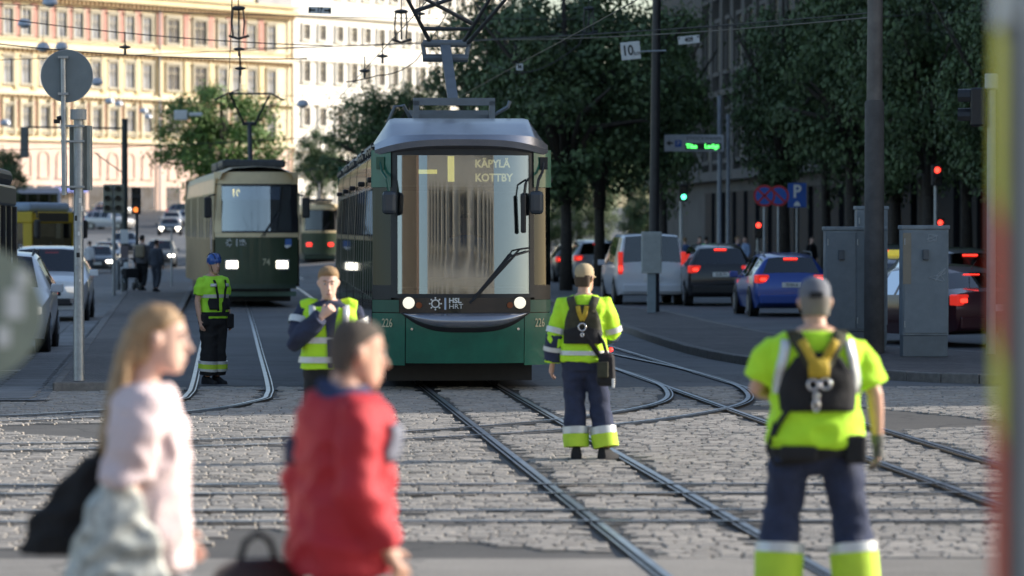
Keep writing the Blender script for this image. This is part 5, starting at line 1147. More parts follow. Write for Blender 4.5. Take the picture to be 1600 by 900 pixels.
class Person:
    """joints in metres, facing local -Y; side a is +x, side b is -x"""
    def __init__(s, name, label, loc, rz, skin=SKIN, sc=1.0, **J):
        s.t = thing(name, label, 'person', loc, rz); s.t.scale = (sc, sc, sc); s.skin = skin
        s.J = dict(sa=V(.185, .005, 1.415), sb=V(-.185, .005, 1.415), ea=V(.235, .02, 1.13), eb=V(-.235, .02, 1.13), wa=V(.24, -.06, .88), wb=V(-.24, -.06, .88),
                   ha=V(.09, 0, .90), hb=V(-.09, 0, .90), ka=V(.10, -.015, .49), kb=V(-.10, -.015, .49), aa=V(.11, .02, .085), ab=V(-.11, .02, .085), head=V(0, -.015, 1.635), yaw=0, pitch=0, roll=0, wx=1.0, wy=1.0, lean=(0, 0),
                   ta=V(0, -1, 0), tb=V(0, -1, 0), curl=.45, hua=V(1, 0, 0), hub=V(-1, 0, 0), hda=None, hdb=None)
        s.J.update(J)
    def arm(s, mb, k, inf=0.0, t1=2.0, hands=True, t0=0.0):
        J = s.J; S, E, Wp = J['s' + k], J['e' + k], J['w' + k]; sg = 1 if k == 'a' else -1
        P = [S + V(-sg * .05, 0, .0), S, seg(S, E, .35), seg(S, E, .75), E, seg(E, Wp, .3), seg(E, Wp, .7), Wp]; R = [.05, .056, .05, .044, .041, .042, .034, .027]
        tt = [0, .1, .35, .75, 1, 1.3, 1.7, 2.0]; pts, rr = [], []
        for p, r, q in zip(P, R, tt):
            if q <= t1 + 1e-6 and q >= t0 - 1e-6: pts.append(p); rr.append(r * (.86 if q < .2 else 1) + inf * (.35 if q < .05 else .62 if q < .2 else 1 + .12 * q))
        if t1 not in tt:
            i = max(j for j in range(len(tt)) if tt[j] < t1); f = (t1 - tt[i]) / (tt[i + 1] - tt[i]); pts.append(P[i].lerp(P[i + 1], f)); rr.append(lerp(R[i], R[i + 1], f) + inf * (1 + .12 * t1))
        mb.tube(pts, rr, 14)
    def leg(s, mb, k, inf=0.0, t0=0.0, t1=2.0, extra=None, n=16):
        J = s.J; H, K, A = J['h' + k], J['k' + k], J['a' + k]
        P = [H + V(0, 0, .06), H, seg(H, K, .4), seg(H, K, .8), K, seg(K, A, .3), seg(K, A, .7), A + V(0, 0, .02)]; R = [.085, .088, .078, .062, .056, .056, .043, .036]; tt = [0, .15, .4, .8, 1, 1.3, 1.7, 2]
        ts = sorted(set([t0, t1] + [q for q in tt if t0 < q < t1])); pts, rr = [], []
        for q in ts:
            i = max(j for j in range(len(tt) - 1) if tt[j] <= q + 1e-9); f = (q - tt[i]) / (tt[i + 1] - tt[i]); pts.append(P[i].lerp(P[i + 1], f)); rr.append(lerp(R[i], R[i + 1], f) + inf + (extra(q) if extra else 0))
        mb.tube(pts, rr, n)
    def body(s, voxel=.0075, ears=True, hands=True):
        J = s.J; mb = MB(); mb.loft(torso_rings(-.004, wx=J['wx'] * .97, wy=J['wy'] * .97, lean=J['lean']))
        nb = V(J['lean'][0], J['lean'][1] + .015, 1.45); mb.tube([nb, seg(nb, J['head'], .5) + V(0, .012, 0), J['head'] + V(0, .015, -.05)], [.066, .055, .056], 14)
        T = head_geo(mb, J['head'], J['yaw'], J['pitch'], J['roll'], ears=ears); s.T = T
        for k in 'ab':
            s.arm(mb, k); s.leg(mb, k)
            sg = 1 if k == 'a' else -1
            if hands: hand(mb, J['w' + k], J['hd' + k] if J['hd' + k] is not None else (J['w' + k] - J['e' + k]) + V(0, -.03, 0), J['hu' + k], J['curl'], 1.0, sg)
        s.bodyob = obj('body', remesh(mb, voxel, 2), s.skin, s.t)
        m = MB()
        for sx in (-1, 1): m.ell(T(sx * .031, -.088, .012), (.0125, .0125, .0085), 10, 6)
        m.build('eyes', M('eye_white', (.6, .58, .55), .3), s.bodyob, 180); m = MB()
        for sx in (-1, 1): m.ell(T(sx * .031, -.0975, .012), (.006, .005, .006), 8, 6)
        m.build('irises', M('iris_dark', (.03, .03, .035), .2), s.bodyob, 180)
        m = MB(); m.tube([T(-.021, -.1035, -.0725), T(0, -.1085, -.0725), T(.021, -.1035, -.0725)], [.003, .0055, .003], 6); m.build('lips', M('lips', (.42, .17, .14), .5), s.bodyob, 180)
        m = MB()
        for sx in (-1, 1): m.tube([T(sx * .016, -.1, .034), T(sx * .032, -.0985, .039), T(sx * .048, -.088, .034)], [.004, .005, .003], 6)
        m.build('eyebrows', M('brow_hair', (.16, .1, .05), .8), s.bodyob, 180)
        return s
    def top(s, name, mat, hem=.88, inf=.022, sleeve=2.0, collar=1.47, flare=.01, wr=.009, sinf=None, voxel=.011, seed=0, low=False):
        J = s.J; mb = MB(); mb.loft(torso_rings(inf, hem, collar, wx=J['wx'], wy=J['wy'], lean=J['lean'], flare=flare))
        if sleeve:
            for k in 'ab': s.arm(mb, k, inf * .9 if sinf is None else sinf, sleeve)
        me = remesh(mb, voxel, 3, wr * 1.2, 7, seed); s.topme = me; o = obj(name, me, mat, s.t); s.bvh = BVHTree.FromPolygons([v.co for v in me.vertices], [p.vertices for p in me.polygons]); s.topo = o; return o
    def trousers(s, mat, inf=.03, top=1.0, t1=1.93, wr=.011, seed=1, band=None, baggy=.02):
        J = s.J; mb = MB(); mb.loft(torso_rings(.02, .80, top, wx=J['wx'], wy=J['wy'], lean=J['lean']))
        cr = (J['ha'] + J['hb']) / 2; mb.ell(cr + V(0, 0, -.06), (.14 * J['wx'], .105 * J['wy'], .13), 16, 10)
        ex = lambda q: baggy * sm(.6, 1.9, q)
        for k in 'ab': s.leg(mb, k, inf, 0, t1, ex)
        o = obj('trousers', remesh(mb, .011, 3, wr * 1.1, 6, seed), mat, s.t)
        for nm, m_, a, b in (band or ()):
            for k in 'ab':
                q = MB(); s.leg(q, k, inf + .019, a, b, ex, 22); ob = q.mesh(nm)
                for v in ob.vertices: v.co += v.normal * .006 * noise.noise(v.co * 14)
                obj(nm, ob, m_, o, 50)
        return o
    def shoes(s, mat):
        for k in 'ab':
            A = s.J['a' + k]; d = s.J['t' + k].normalized(); u = V(-d.y, d.x, 0); r = []
            for t_, hw, h in ((-.09, .034, .07), (-.08, .044, .115), (-.02, .05, .125), (.05, .05, .095), (.12, .048, .06), (.17, .042, .05), (.195, .02, .03)):
                c = V(A.x, A.y, 0) + d * t_; r.append([c + u * hw * x + V(0, 0, z * h) for x, z in ((-1, 0.02), (-1.02, .35), (-.75, .85), (-.3, 1), (.3, 1), (.75, .85), (1.02, .35), (1, .02))])
            m = MB(); m.loft(r); m.build('shoe', mat, s.t, 50, bevel=.004)
    def drape(s, name, rows, mat, side=1, off=.012, th=.008, ncol=9, sub=4, parent=None):
        """cloth panel laid on the garment. rows: (z, x_left, x_right); side=+1 back (+y), -1 front"""
        R_ = []
        for (a, b) in zip(rows[:-1], rows[1:]):
            for k in range(sub): t_ = k / sub; R_.append([lerp(a[i], b[i], t_) for i in range(3)])
        R_.append(list(rows[-1])); vs = []
        for z, xl, xr in R_:
            for i in range(ncol + 1):
                x = lerp(xl, xr, i / ncol); h = s.bvh.ray_cast(V(x, side * .8, z), V(0, -side, 0)); y = h[0].y if h[0] else (vs[-1][1] - side * off if vs else 0)
                vs.append((x, y + side * off, z))
        w = ncol + 1; m = MB(); m.add(vs, [(j * w + i, j * w + i + 1, (j + 1) * w + i + 1, (j + 1) * w + i) for j in range(len(R_) - 1) for i in range(ncol)])
        o = m.build(name, mat, parent or s.topo, 180); sd_ = o.modifiers.new('th', 'SOLIDIFY'); sd_.thickness = th * 2; sd_.offset = 0; return o
    def strap(s, name, pts, w, mat, side=1, off=.016, parent=None, th=.005):
        """narrow strap along (x, z) points over the garment"""
        P = smooth_poly(pts, 8); vs = []
        for i, p in enumerate(P):
            d = (P[min(i + 1, len(P) - 1)] - P[max(i - 1, 0)]).normalized(); n_ = Vector((-d.y, d.x)) * w / 2
            for e in (-1, 0, 1):
                q = p + n_ * e; h = s.bvh.ray_cast(V(q.x, side * .8, q.y), V(0, -side, 0)); y = h[0].y if h[0] else (vs[-1][1] - side * off if vs else 0); vs.append((q.x, y + side * off, q.y))
        m = MB(); m.add(vs, [(3 * i + j, 3 * i + j + 1, 3 * i + j + 4, 3 * i + j + 3) for i in range(len(P) - 1) for j in (0, 1)]); o = m.build(name, mat, parent or s.topo, 180); sd_ = o.modifiers.new('th', 'SOLIDIFY'); sd_.thickness = th * 2; sd_.offset = 0; return o
    def torso_band(s, name, z0, z1, mat, inf, flare=.01):
        m = MB(); r = torso_rings(inf, z0, z1, 32, wx=s.J['wx'], wy=s.J['wy'], lean=s.J['lean'], flare=flare); m.loft(r, True, False); return m.build(name, mat, s.topo, 60)
    def sleeve_band(s, name, k, t0, t1, mat, inf):
        J = s.J; S, E, Wp = J['s' + k], J['e' + k], J['w' + k]; f = lambda q: seg(S, E, q) if q <= 1 else seg(E, Wp, q - 1)
        R = lambda q: (lerp(.056, .041, q) if q <= 1 else lerp(.042, .027, q - 1)) + inf * (1 + .12 * q)
        qs = [lerp(t0, t1, i / 4) for i in range(5)]; m = MB(); m.tube([f(q) for q in qs], [R(q) for q in qs], 18, caps=False); return m.build(name, mat, s.topo, 60)
def ring_loop(mb, c, r, tr, n=14, sx=1.0): mb.tube([(c[0] + r * sx * cos(2 * pi * k / n), c[1], c[2] + r * sin(2 * pi * k / n)) for k in range(n + 1)], tr, 6, caps=False)
def cap_mesh(T, mat, t, back=True, col2=None):
    m = hair_shell(T, ((.015, .082, -.100, .106), (.05, .085, -.102, .108), (.09, .080, -.09, .100), (.118, .062, -.065, .078), (.136, .03, -.03, .04))); c = m.build('cap', mat, t, 60)
    b = MB(); rows = []
    for i in range(9):
        a = pi * (1.08 + .84 * i / 8); rows.append([T(cos(a) * .08, sin(a) * .098, .03), T(cos(a) * .082, sin(a) * .155 - .01, .012)])
    b.loft(rows, False); o = b.build('peak', col2 or mat, c, 60); sd_ = o.modifiers.new('th', 'SOLIDIFY'); sd_.thickness = .008
    return c
ORANGE = M('harness_yellow_webbing', (.55, .38, .03), .7, 0, .15, 20)
OLIVE = M('harness_olive', (.05, .05, .03), .85, 0, .3, 14, .3, 200)

# ---- worker nearest on the right, seen from behind
x_, y_ = at(1274, 287)
p = Person('worker', 'broad worker from behind in yellow T-shirt, black harness vest, grey cap', (x_, y_, 0), pi, SKIN, 1.035, wx=1.22, wy=1.2, sa=V(.212, 0, 1.385), sb=V(-.212, 0, 1.385),
           eb=V(-.315, .0, 1.14), wb=V(-.335, -.05, .895), ea=V(.31, -.02, 1.17), wa=V(.20, -.25, 1.12), ha=V(.115, 0, .90), hb=V(-.115, 0, .90), ka=V(.175, -.03, .49), kb=V(-.19, -.03, .49), aa=V(.20, .02, .085), ab=V(-.225, .02, .085), head=V(0, -.03, 1.62), pitch=.1, hub=V(-1, 0, 0), curl=.6, ta=V(.2, -1, 0), tb=V(-.25, -1, 0))
p.body(); p.top('t_shirt', HIVIS, .86, .04, .82, 1.47, .016, .011, .042, seed=2)
YB = M('trouser_yellow', (.55, .78, .05), .75, 0, .08, 9, .25, 240)
tr = p.trousers(NAVY, .034, .94, 1.93, .013, 3, band=(('reflective_band', REFLECT, 1.33, 1.46), ('yellow_cuff', YB, 1.46, 1.95)), baggy=.035); p.shoes(BLACKC)
m = hair_shell(p.T, ((-.07, .07, -.0, .085), (-.02, .077, .0, .098), (.03, .08, -.03, .104))); m.build('hair', M('hair_grey', (.2, .18, .16), .8), p.bodyob, 60)
cap_mesh(p.T, M('cap_grey_cloth', (.16, .17, .2), .8, 0, .2, 14, .2, 200), p.t, col2=M('cap_navy', (.03, .035, .05), .8))
m = MB(); T = p.T; m.box(T(0, .108, .035), (.07, .01, .03)); m.build('cap_strap', BLACKC, p.t)
# harness vest over the back
p.drape('harness_back', [(1.06, -.19, .19), (1.16, -.20, .20), (1.26, -.175, .175), (1.34, -.12, .12), (1.37, -.06, .06)], BLACKC, 1, .016, .01)
for sx in (-1, 1):
    p.strap('shoulder_strap', [(sx * .03, 1.30), (sx * .075, 1.38), (sx * .115, 1.45), (sx * .12, 1.475)], .075, OLIVE, 1, .026); p.strap('yellow_webbing', [(sx * .01, 1.25), (sx * .04, 1.34), (sx * .09, 1.43)], .045, ORANGE, 1, .034)
    p.strap('side_reflector', [(sx * .205, 1.15), (sx * .20, 1.25), (sx * .175, 1.36), (sx * .165, 1.43)], .045, REFLECT, 1, .014)
    p.drape('harness_front', [(1.06, sx * .02, sx * .18), (1.3, sx * .03, sx * .17), (1.42, sx * .06, sx * .13)], BLACKC, -1, .016, .01)
p.drape('back_pad', [(1.235, -.05, .05), (1.30, -.055, .055), (1.335, -.03, .03)], ORANGE, 1, .036, .008)
h = p.bvh.ray_cast(V(0, .8, 1.2), V(0, -1, 0)); yb_ = h[0].y + .05
m = MB(); ring_loop(m, (-.035, yb_, 1.205), .027, .007); ring_loop(m, (.03, yb_, 1.20), .027, .007); ring_loop(m, (.012, yb_, 1.14), .018, .006, 12, .7); ring_loop(m, (.014, yb_, 1.09), .03, .006, 12, .5); m.build('carabiner', CHROME, p.topo, 180)
m = MB(); m.loft([[(x * 1.0, y, z) for x, y, z in r] for r in torso_rings(.046, .82, .865, 28, wx=1.22, wy=1.2)], True, False); m.build('belt', BLACKC, p.t, 60)
m = MB(); m.box((.10, .185, .84), (.2, .06, .08)); m.build('belt_pouch', BLACKC, p.t, bevel=.02); m = MB(); m.box((-.2, .14, .86), (.11, .09, .15)); m.build('belt_pouch', BLACKC, p.t, bevel=.02)
m = MB(); m.tube([(.21, .1, 1.02), (.26, .12, .86), (.22, .14, .78), (.05, .17, .80), (-.12, .16, .84)], .012, 6); m.build('leg_strap', BLACKC, p.t, 180)
p.strap('hanging_strap', [(.15, 1.08), (.2, 1.0), (.235, .93)], .022, BLACKC, 1, .022)
g = MB(); hand(g, p.J['wb'], (p.J['wb'] - p.J['eb']) + V(0, -.03, 0), V(-1, 0, 0), .6, 1.14, -1); g.tube([seg(p.J['eb'], p.J['wb'], .86), p.J['wb'] + V(0, 0, -.02)], [.038, .034], 12); obj('glove', remesh(g, .0055, 2), M('glove_grey', (.16, .16, .15), .85, 0, .35, 25, .4, 200), p.t)

# ---- worker by the tram, seen from behind
x_, y_ = at(913, 173)
p = Person('worker', 'worker from behind in beige cap and navy trousers facing the green tram', (x_, y_, 0), pi - .12, SKIN, 1.0, wx=1.05, wy=1.05, eb=V(-.25, -.05, 1.14), wb=V(-.12, -.26, 1.10), ea=V(.255, .03, 1.13), wa=V(.29, .0, .87),
           ka=V(.085, -.02, .49), kb=V(-.14, -.02, .49), aa=V(.07, .02, .085), ab=V(-.20, .03, .085), head=V(0, -.02, 1.635), yaw=-.35, tb=V(-.45, -1, 0), ta=V(.1, -1, 0))
p.body(); p.top('jacket', HIVIS, .885, .03, 2.0, 1.48, .012, .011, .036, seed=4)
for k in 'ab':
    m = MB(); p.arm(m, k, .043, 1.93, t0=1.0); me = remesh(m, .011, 2, .008, 7, 5); obj('navy_sleeve', me, NAVY, p.topo); p.sleeve_band('sleeve_reflector', k, .80, .98, REFLECT, .05); p.sleeve_band('cuff_reflector', k, 1.42, 1.58, REFLECT, .055)
p.torso_band('hem_reflector', .945, .985, REFLECT, .040, .012)
p.trousers(NAVY, .03, .98, 1.93, .011, 6, band=(('reflective_band', REFLECT, 1.48, 1.64), ('yellow_cuff', YB, 1.64, 1.98)), baggy=.03); p.shoes(BLACKC)
m = hair_shell(p.T, ((-.075, .068, -.0, .085), (-.02, .076, .0, .097), (.03, .078, -.03, .102))); m.build('hair', M('hair_brown', (.07, .045, .03), .8), p.bodyob, 60)
cap_mesh(p.T, M('cap_beige_cloth', (.46, .36, .22), .85, 0, .1, 14, .2, 200), p.t)
p.drape('harness_back', [(1.05, -.165, .165), (1.15, -.17, .17), (1.26, -.155, .155), (1.34, -.13, .13), (1.40, -.10, .10)], OLIVE, 1, .014, .01)
p.drape('dark_back_panel', [(1.05, -.168, .168), (1.1, -.17, .17), (1.17, -.16, .16), (1.2, -.05, .05)], BLACKC, 1, .028, .008)
for sx in (-1, 1):
    p.strap('shoulder_strap', [(sx * .07, 1.34), (sx * .1, 1.42), (sx * .115, 1.47)], .075, OLIVE, 1, .022); p.strap('yellow_webbing', [(0, 1.26), (sx * .025, 1.32), (sx * .04, 1.39)], .04, ORANGE, 1, .032); p.drape('harness_front', [(1.06, sx * .02, sx * .16), (1.3, sx * .03, sx * .15), (1.42, sx * .06, sx * .12)], OLIVE, -1, .014, .01)
h = p.bvh.ray_cast(V(0, .8, 1.2), V(0, -1, 0)); yb_ = h[0].y + .045
m = MB(); ring_loop(m, (0, yb_, 1.20), .034, .008); ring_loop(m, (0, yb_, 1.13), .016, .007, 12, .8); m.build('carabiner', CHROME, p.topo, 180)
p.strap('bag_strap', [(.02, 1.19), (-.06, 1.08), (-.135, .97), (-.17, .91)], .04, BLACKC, 1, .032)
bg = thing('tool_bag', 'black shoulder tool bag with red light at the worker hip', 'bag', (x_ + .195, y_ - .2, .70), -.2)
m = MB(); m.box((0, 0, .12), (.17, .13, .30), taper=.8); m.build('pouch', BLACKC, bg, bevel=.04); m = MB(); m.tube([(0, 0, .26), (-.03, .02, .36), (-.09, .03, .45)], .015, 6); m.build('strap', BLACKC, bg, 180)
m = MB(); m.ell((.05, -.06, .30), (.02, .02, .02), 8, 6); m.build('red_light', TAILR, bg); m = MB(); m.box((.07, -.05, .0), (.022, .02, .08)); m.build('white_clip', WHITE, bg); m = MB(); m.box((-.02, -.075, .12), (.1, .03, .14)); m.build('pocket', OLIVE, bg, bevel=.01)

# ---- helmeted controller on the left track
x_, y_ = at(333, 116.5)
p = Person('worker', 'controller in blue climbing helmet and green-yellow T-shirt on the left track', (x_, y_, 0), .75, SKIN, .985, wx=1.12, wy=1.15, ea=V(.245, .03, 1.13), wa=V(.25, -.03, .87), eb=V(-.25, .03, 1.13), wb=V(-.25, -.03, .87), ka=V(.08, -.01, .49), kb=V(-.08, -.01, .49), aa=V(.085, .02, .085), ab=V(-.085, .02, .085), head=V(0, -.02, 1.635), yaw=-.12, pitch=.1)
p.body(); p.top('t_shirt', HIVISG, .9, .024, .72, 1.475, .008, .009, .038, seed=7)
p.trousers(BLACKC, .045, 1.0, 1.93, .012, 8, band=(('reflective_band', REFLECT, 1.42, 1.52), ('yellow_band', YB, 1.52, 1.68), ('lower_reflective_band', REFLECT, 1.68, 1.77)), baggy=.03); p.shoes(BLACKC)
hm = hair_shell(p.T, ((.0, .088, -.085, .115), (.03, .094, -.108, .12), (.07, .094, -.11, .12), (.11, .08, -.09, .1), (.138, .052, -.055, .065), (.148, .02, -.02, .03))); HB = M('helmet_blue', (.04, .12, .42), .3, 0, .08, 4, coat=.3); hm_o = hm.build('helmet', HB, p.t, 60)
m = MB()
for dx in (-.045, 0, .045): m.tube([p.T(dx, -.10, .085), p.T(dx * 1.0, -.045, .142), p.T(dx, .05, .145), p.T(dx, .11, .09)], .008, 6)
m.build('helmet_ridge', M('helmet_dark', (.02, .04, .12), .4), hm_o, 180); m = MB(); m.tube([p.T(.07, -.03, .0), p.T(.055, -.06, -.09), p.T(0, -.08, -.128), p.T(-.055, -.06, -.09), p.T(-.07, -.03, 0)], .005, 6); m.build('chin_strap', BLACKC, hm_o, 180)
for sx in (-1, 1):
    p.drape('vest_reflector', [(1.33, sx * .08, sx * .16), (1.37, sx * .08, sx * .155)], REFLECT, -1, .014); p.drape('vest_pocket', [(1.02, sx * .05, sx * .17), (1.13, sx * .05, sx * .175), (1.17, sx * .06, sx * .17)], BLACKC, -1, .022, .02); p.strap('harness_strap', [(sx * .05, 1.0), (sx * .06, 1.2), (sx * .10, 1.42)], .03, BLACKC, -1, .016)
p.torso_band('waist_reflector', 1.18, 1.225, REFLECT, .036, .004); p.torso_band('hip_belt', .93, .985, BLACKC, .045, .0)
for c_, d_ in (((.2, -.08, .86), (.12, .12, .2)), ((-.2, -.06, .88), (.1, .12, .16)), ((.05, -.17, 1.05), (.05, .04, .16))): m = MB(); m.box(c_, d_); m.build('tool_pouch', BLACKC, p.t, bevel=.02)

# ---- man in reflective vest, hand at his chin, facing the camera
x_, y_ = at(514, 190)
p = Person('worker', 'fair-haired man in yellow reflective vest over navy jacket, fist at chin', (x_, y_, 0), .06, SKINP, 1.0, wx=1.12, wy=1.1, sa=V(.205, 0, 1.41), sb=V(-.205, 0, 1.41), eb=V(-.285, -.08, 1.15), wb=V(-.06, -.25, 1.37), hdb=V(.72, -.1, .65), hub=V(-.2, -1, .1), curl=1.25, ea=V(.27, .02, 1.14), wa=V(.27, -.05, .9), head=V(-.005, -.04, 1.635), pitch=.16, yaw=.02, kb=V(-.12, -.05, .49))
p.body(); p.top('jacket', NAVY, .93, .028, 1.95, 1.495, .01, .011, .034, seed=9); j_ = p.topo
m = MB(); m.loft(torso_rings(.045, .93, 1.44, wx=1.12, wy=1.1, flare=.012))
for sg in (-1, 1): m.tube([(sg * .1, .0, 1.43), (sg * .165, .0, 1.44), (sg * .225, .0, 1.425)], [.075, .075, .068], 14)
vo = obj('vest', remesh(m, .011, 3, .009, 6, 3), HIVIS, p.t); me = vo.data; p.bvh = BVHTree.FromPolygons([v.co for v in me.vertices], [q.vertices for q in me.polygons]); p.topo = vo
p.drape('vest_opening', [(.94, -.012, .022), (1.2, -.02, .03), (1.32, -.03, .05), (1.42, -.05, .075), (1.455, -.055, .08)], NAVY, -1, .010, .004)
for sx in (-1, 1): p.strap('vertical_reflector', [(sx * .13, 1.24), (sx * .135, 1.35), (sx * .14, 1.455)], .052, REFLECT, -1, .012)
p.torso_band('chest_reflector', 1.145, 1.195, REFLECT, .062, .006); p.torso_band('waist_reflector', .985, 1.035, REFLECT, .062, .01)
for k in 'ab': p.sleeve_band('shoulder_reflector', k, .25, .45, REFLECT, .048)
p.trousers(BLACKC, .028, 1.0, 1.93, .011, 10); p.shoes(BLACKC)
hb_ = M('hair_fair', (.32, .2, .1), .75, 0, .25, 30, .4, 120)
m = hair_shell(p.T, ((-.02, .079, .02, .104), (.02, .083, -.02, .110), (.06, .087, -.075, .112), (.09, .083, -.102, .104), (.118, .07, -.095, .085), (.14, .04, -.06, .045))); m.build('hair', hb_, p.t, 60)

# ---- man in red jacket walking past, near the lens
x_, y_ = at(533, 420)
RED = M('red_jacket', (.5, .022, .034), .7, 0, .08, 6, .25, 160)
p = Person('pedestrian', 'close-cropped man in red and navy jacket walking past the lens', (x_, y_, 0), 2.0, SKIN, 1.0, wx=.98, wy=1.08, head=V(0, -.06, 1.615), pitch=.12, yaw=-.05, lean=(0, -.02), ea=V(.225, .07, 1.13), wa=V(.22, .02, .88), eb=V(-.225, .03, 1.13), wb=V(-.22, -.09, .90), aa=V(.09, -.2, .085), ka=V(.09, -.15, .5), ab=V(-.09, .28, .12), kb=V(-.09, .02, .49))
p.body(); p.top('jacket', RED, .80, .038, 1.95, 1.47, .026, .013, .034, seed=11)
m = MB(); r = torso_rings(.026, 1.43, 1.50, 24, wx=.9, wy=1.0, lean=(0, -.02)); m.loft(r, True, False); m.tube([(-.06, .02, 1.47), (0, .075, 1.50), (.06, .02, 1.47), (.05, -.06, 1.44)], .028, 8); m.build('collar', M('collar_navy', (.025, .04, .11), .75, 0, .2, 10), p.topo, 180)
for sx in (1,): p.drape('navy_yoke', [(1.20, sx * .16, sx * .235), (1.3, sx * .16, sx * .24)], NAVY, 1, .01); p.drape('grey_patch', [(1.22, -.2, -.14), (1.36, -.2, -.13)], M('patch_grey', (.16, .17, .22), .7), -1, .01)
p.trousers(NAVY, .02, .96, 1.93, .009, 12); p.shoes(BLACKC)
m = hair_shell(p.T, ((-.075, .066, .02, .088), (-.03, .077, .01, .1), (.02, .081, -.03, .106), (.06, .082, -.078, .107), (.09, .077, -.09, .098), (.118, .06, -.066, .076), (.132, .03, -.03, .04))); m.build('hair', M('hair_cropped', (.10, .08, .065), .85, 0, .25, 40, .5, 160), p.t, 60)
bg = thing('travel_bag', 'dark brown leather bag carried by the man in red', 'bag', (at(405, 418)[0], F / 418 - .1, .5), .5)
m = MB(); m.loft([[(x * w_, y * d_, z) for x, y in ((-1, -1), (1, -1), (1.05, 0), (1, 1), (-1, 1), (-1.05, 0))] for w_, d_, z in ((.17, .09, 0), (.2, .11, .05), (.2, .11, .2), (.14, .07, .32), (.08, .03, .36))]); m.build('bag_body', M('brown_leather', (.035, .018, .013), .5, 0, .3, 9, .2, 60), bg, 60, bevel=.02)
m = MB(); m.tube([(-.08, 0, .33), (-.05, 0, .42), (0, 0, .45), (.05, 0, .42), (.08, 0, .33)], .013, 8); m.build('handle', BLACKC, bg, 180); m = MB(); m.bb(-.19, .19, -.118, -.108, .1, .13); m.build('trim', M('trim_orange', (.3, .08, .03), .6), bg)

# ---- woman walking past, near the lens
x_, y_ = at(228, 405)
PINKC = M('pale_pink_blouse', (.72, .58, .58), .75, 0, .06, 5, .2, 120)
p = Person('pedestrian', 'woman with long fair hair in pale pink blouse walking past the lens', (x_, y_, 0), pi / 2 + .1, SKINP, 1.0, wx=.92, wy=1.0, head=V(0, -.05, 1.655), pitch=.1, sa=V(.165, 0, 1.43), sb=V(-.165, 0, 1.43), ea=V(.20, .03, 1.14), wa=V(.20, -.12, .90), eb=V(-.2, .08, 1.14), wb=V(-.2, .02, .9), aa=V(.07, -.2, .085), ka=V(.07, -.14, .5), ab=V(-.07, .26, .12), kb=V(-.07, .02, .49))
p.body(); p.top('blouse', PINKC, .78, .032, 1.12, 1.475, .03, .016, .048, seed=13); p.trousers(M('grey_trousers', (.2, .2, .22), .8), .022, .98, 1.93, .01, 14); p.shoes(BLACKC)
HF = M('hair_auburn', (.36, .23, .12), .6, 0, .3, 30, .4, 90)
m = hair_shell(p.T, ((-.10, .07, .03, .112), (-.05, .081, .01, .118), (.0, .086, -.0, .120), (.04, .088, -.05, .12), (.08, .083, -.088, .112), (.112, .066, -.07, .088), (.134, .03, -.03, .045)))
m.tube([p.T(0, .085, .02), p.T(0, .12, -.08), V(0, .10, 1.46), V(.01, .135, 1.33), V(.02, .15, 1.2), V(.02, .155, 1.1)], [.075, .088, .10, .085, .06, .02], 16, [.05, .045, .045, .04, .03, .012]); obj('hair', remesh(m, .009, 2, .008, 9, 2), HF, p.t)
bg = thing('tote_bag', 'pale checked tote bag on the walking woman shoulder', 'bag', (x_ - .09, y_ - .22, .66), .15)
TOTE = M('tote_check', (.5, .52, .48), .8, 0, .55, 26)
m = MB(); m.loft([[(x * w_, y * d_, z) for x, y in ((-1, -1), (-.3, -1.3), (.3, -1.3), (1, -1), (1, 1), (-1, 1))] for w_, d_, z in ((.16, .06, 0), (.19, .085, .08), (.165, .07, .22), (.11, .05, .36), (.05, .03, .46))]); obj('bag_body', remesh(m, .012, 3, .02, 7, 4), TOTE, bg)
m = MB(); m.tube([(-.04, 0, .43), (-.02, .05, .62), (.02, .12, .78)], .014, 6); m.tube([(.04, 0, .43), (.05, .05, .6), (.03, .12, .78)], .014, 6); m.build('handles', M('tote_handle', (.4, .42, .4), .8), bg, 180)
bg = thing('shoulder_bag', 'black slouchy shoulder bag swinging behind the walking woman', 'bag', (at(98, 405)[0], y_ + .02, .76), 0)
m = MB(); m.loft([[(x * w_ + o_, y * .06, z) for x, y in ((-1, -.6), (0, -1.2), (1, -.6), (1, .6), (0, 1.2), (-1, .6))] for w_, o_, z in ((.08, -.08, .06), (.15, -.03, .08), (.15, .02, .2), (.11, .08, .33), (.05, .14, .45))]); obj('bag_body', remesh(m, .012, 3, .014, 7, 6), BLACKC, bg)
m = MB(); m.tube([(.12, 0, .42), (.22, -.04, .6), (.33, -.04, .74)], [.022, .018, .018], 8); m.build('strap', BLACKC, bg, 180)

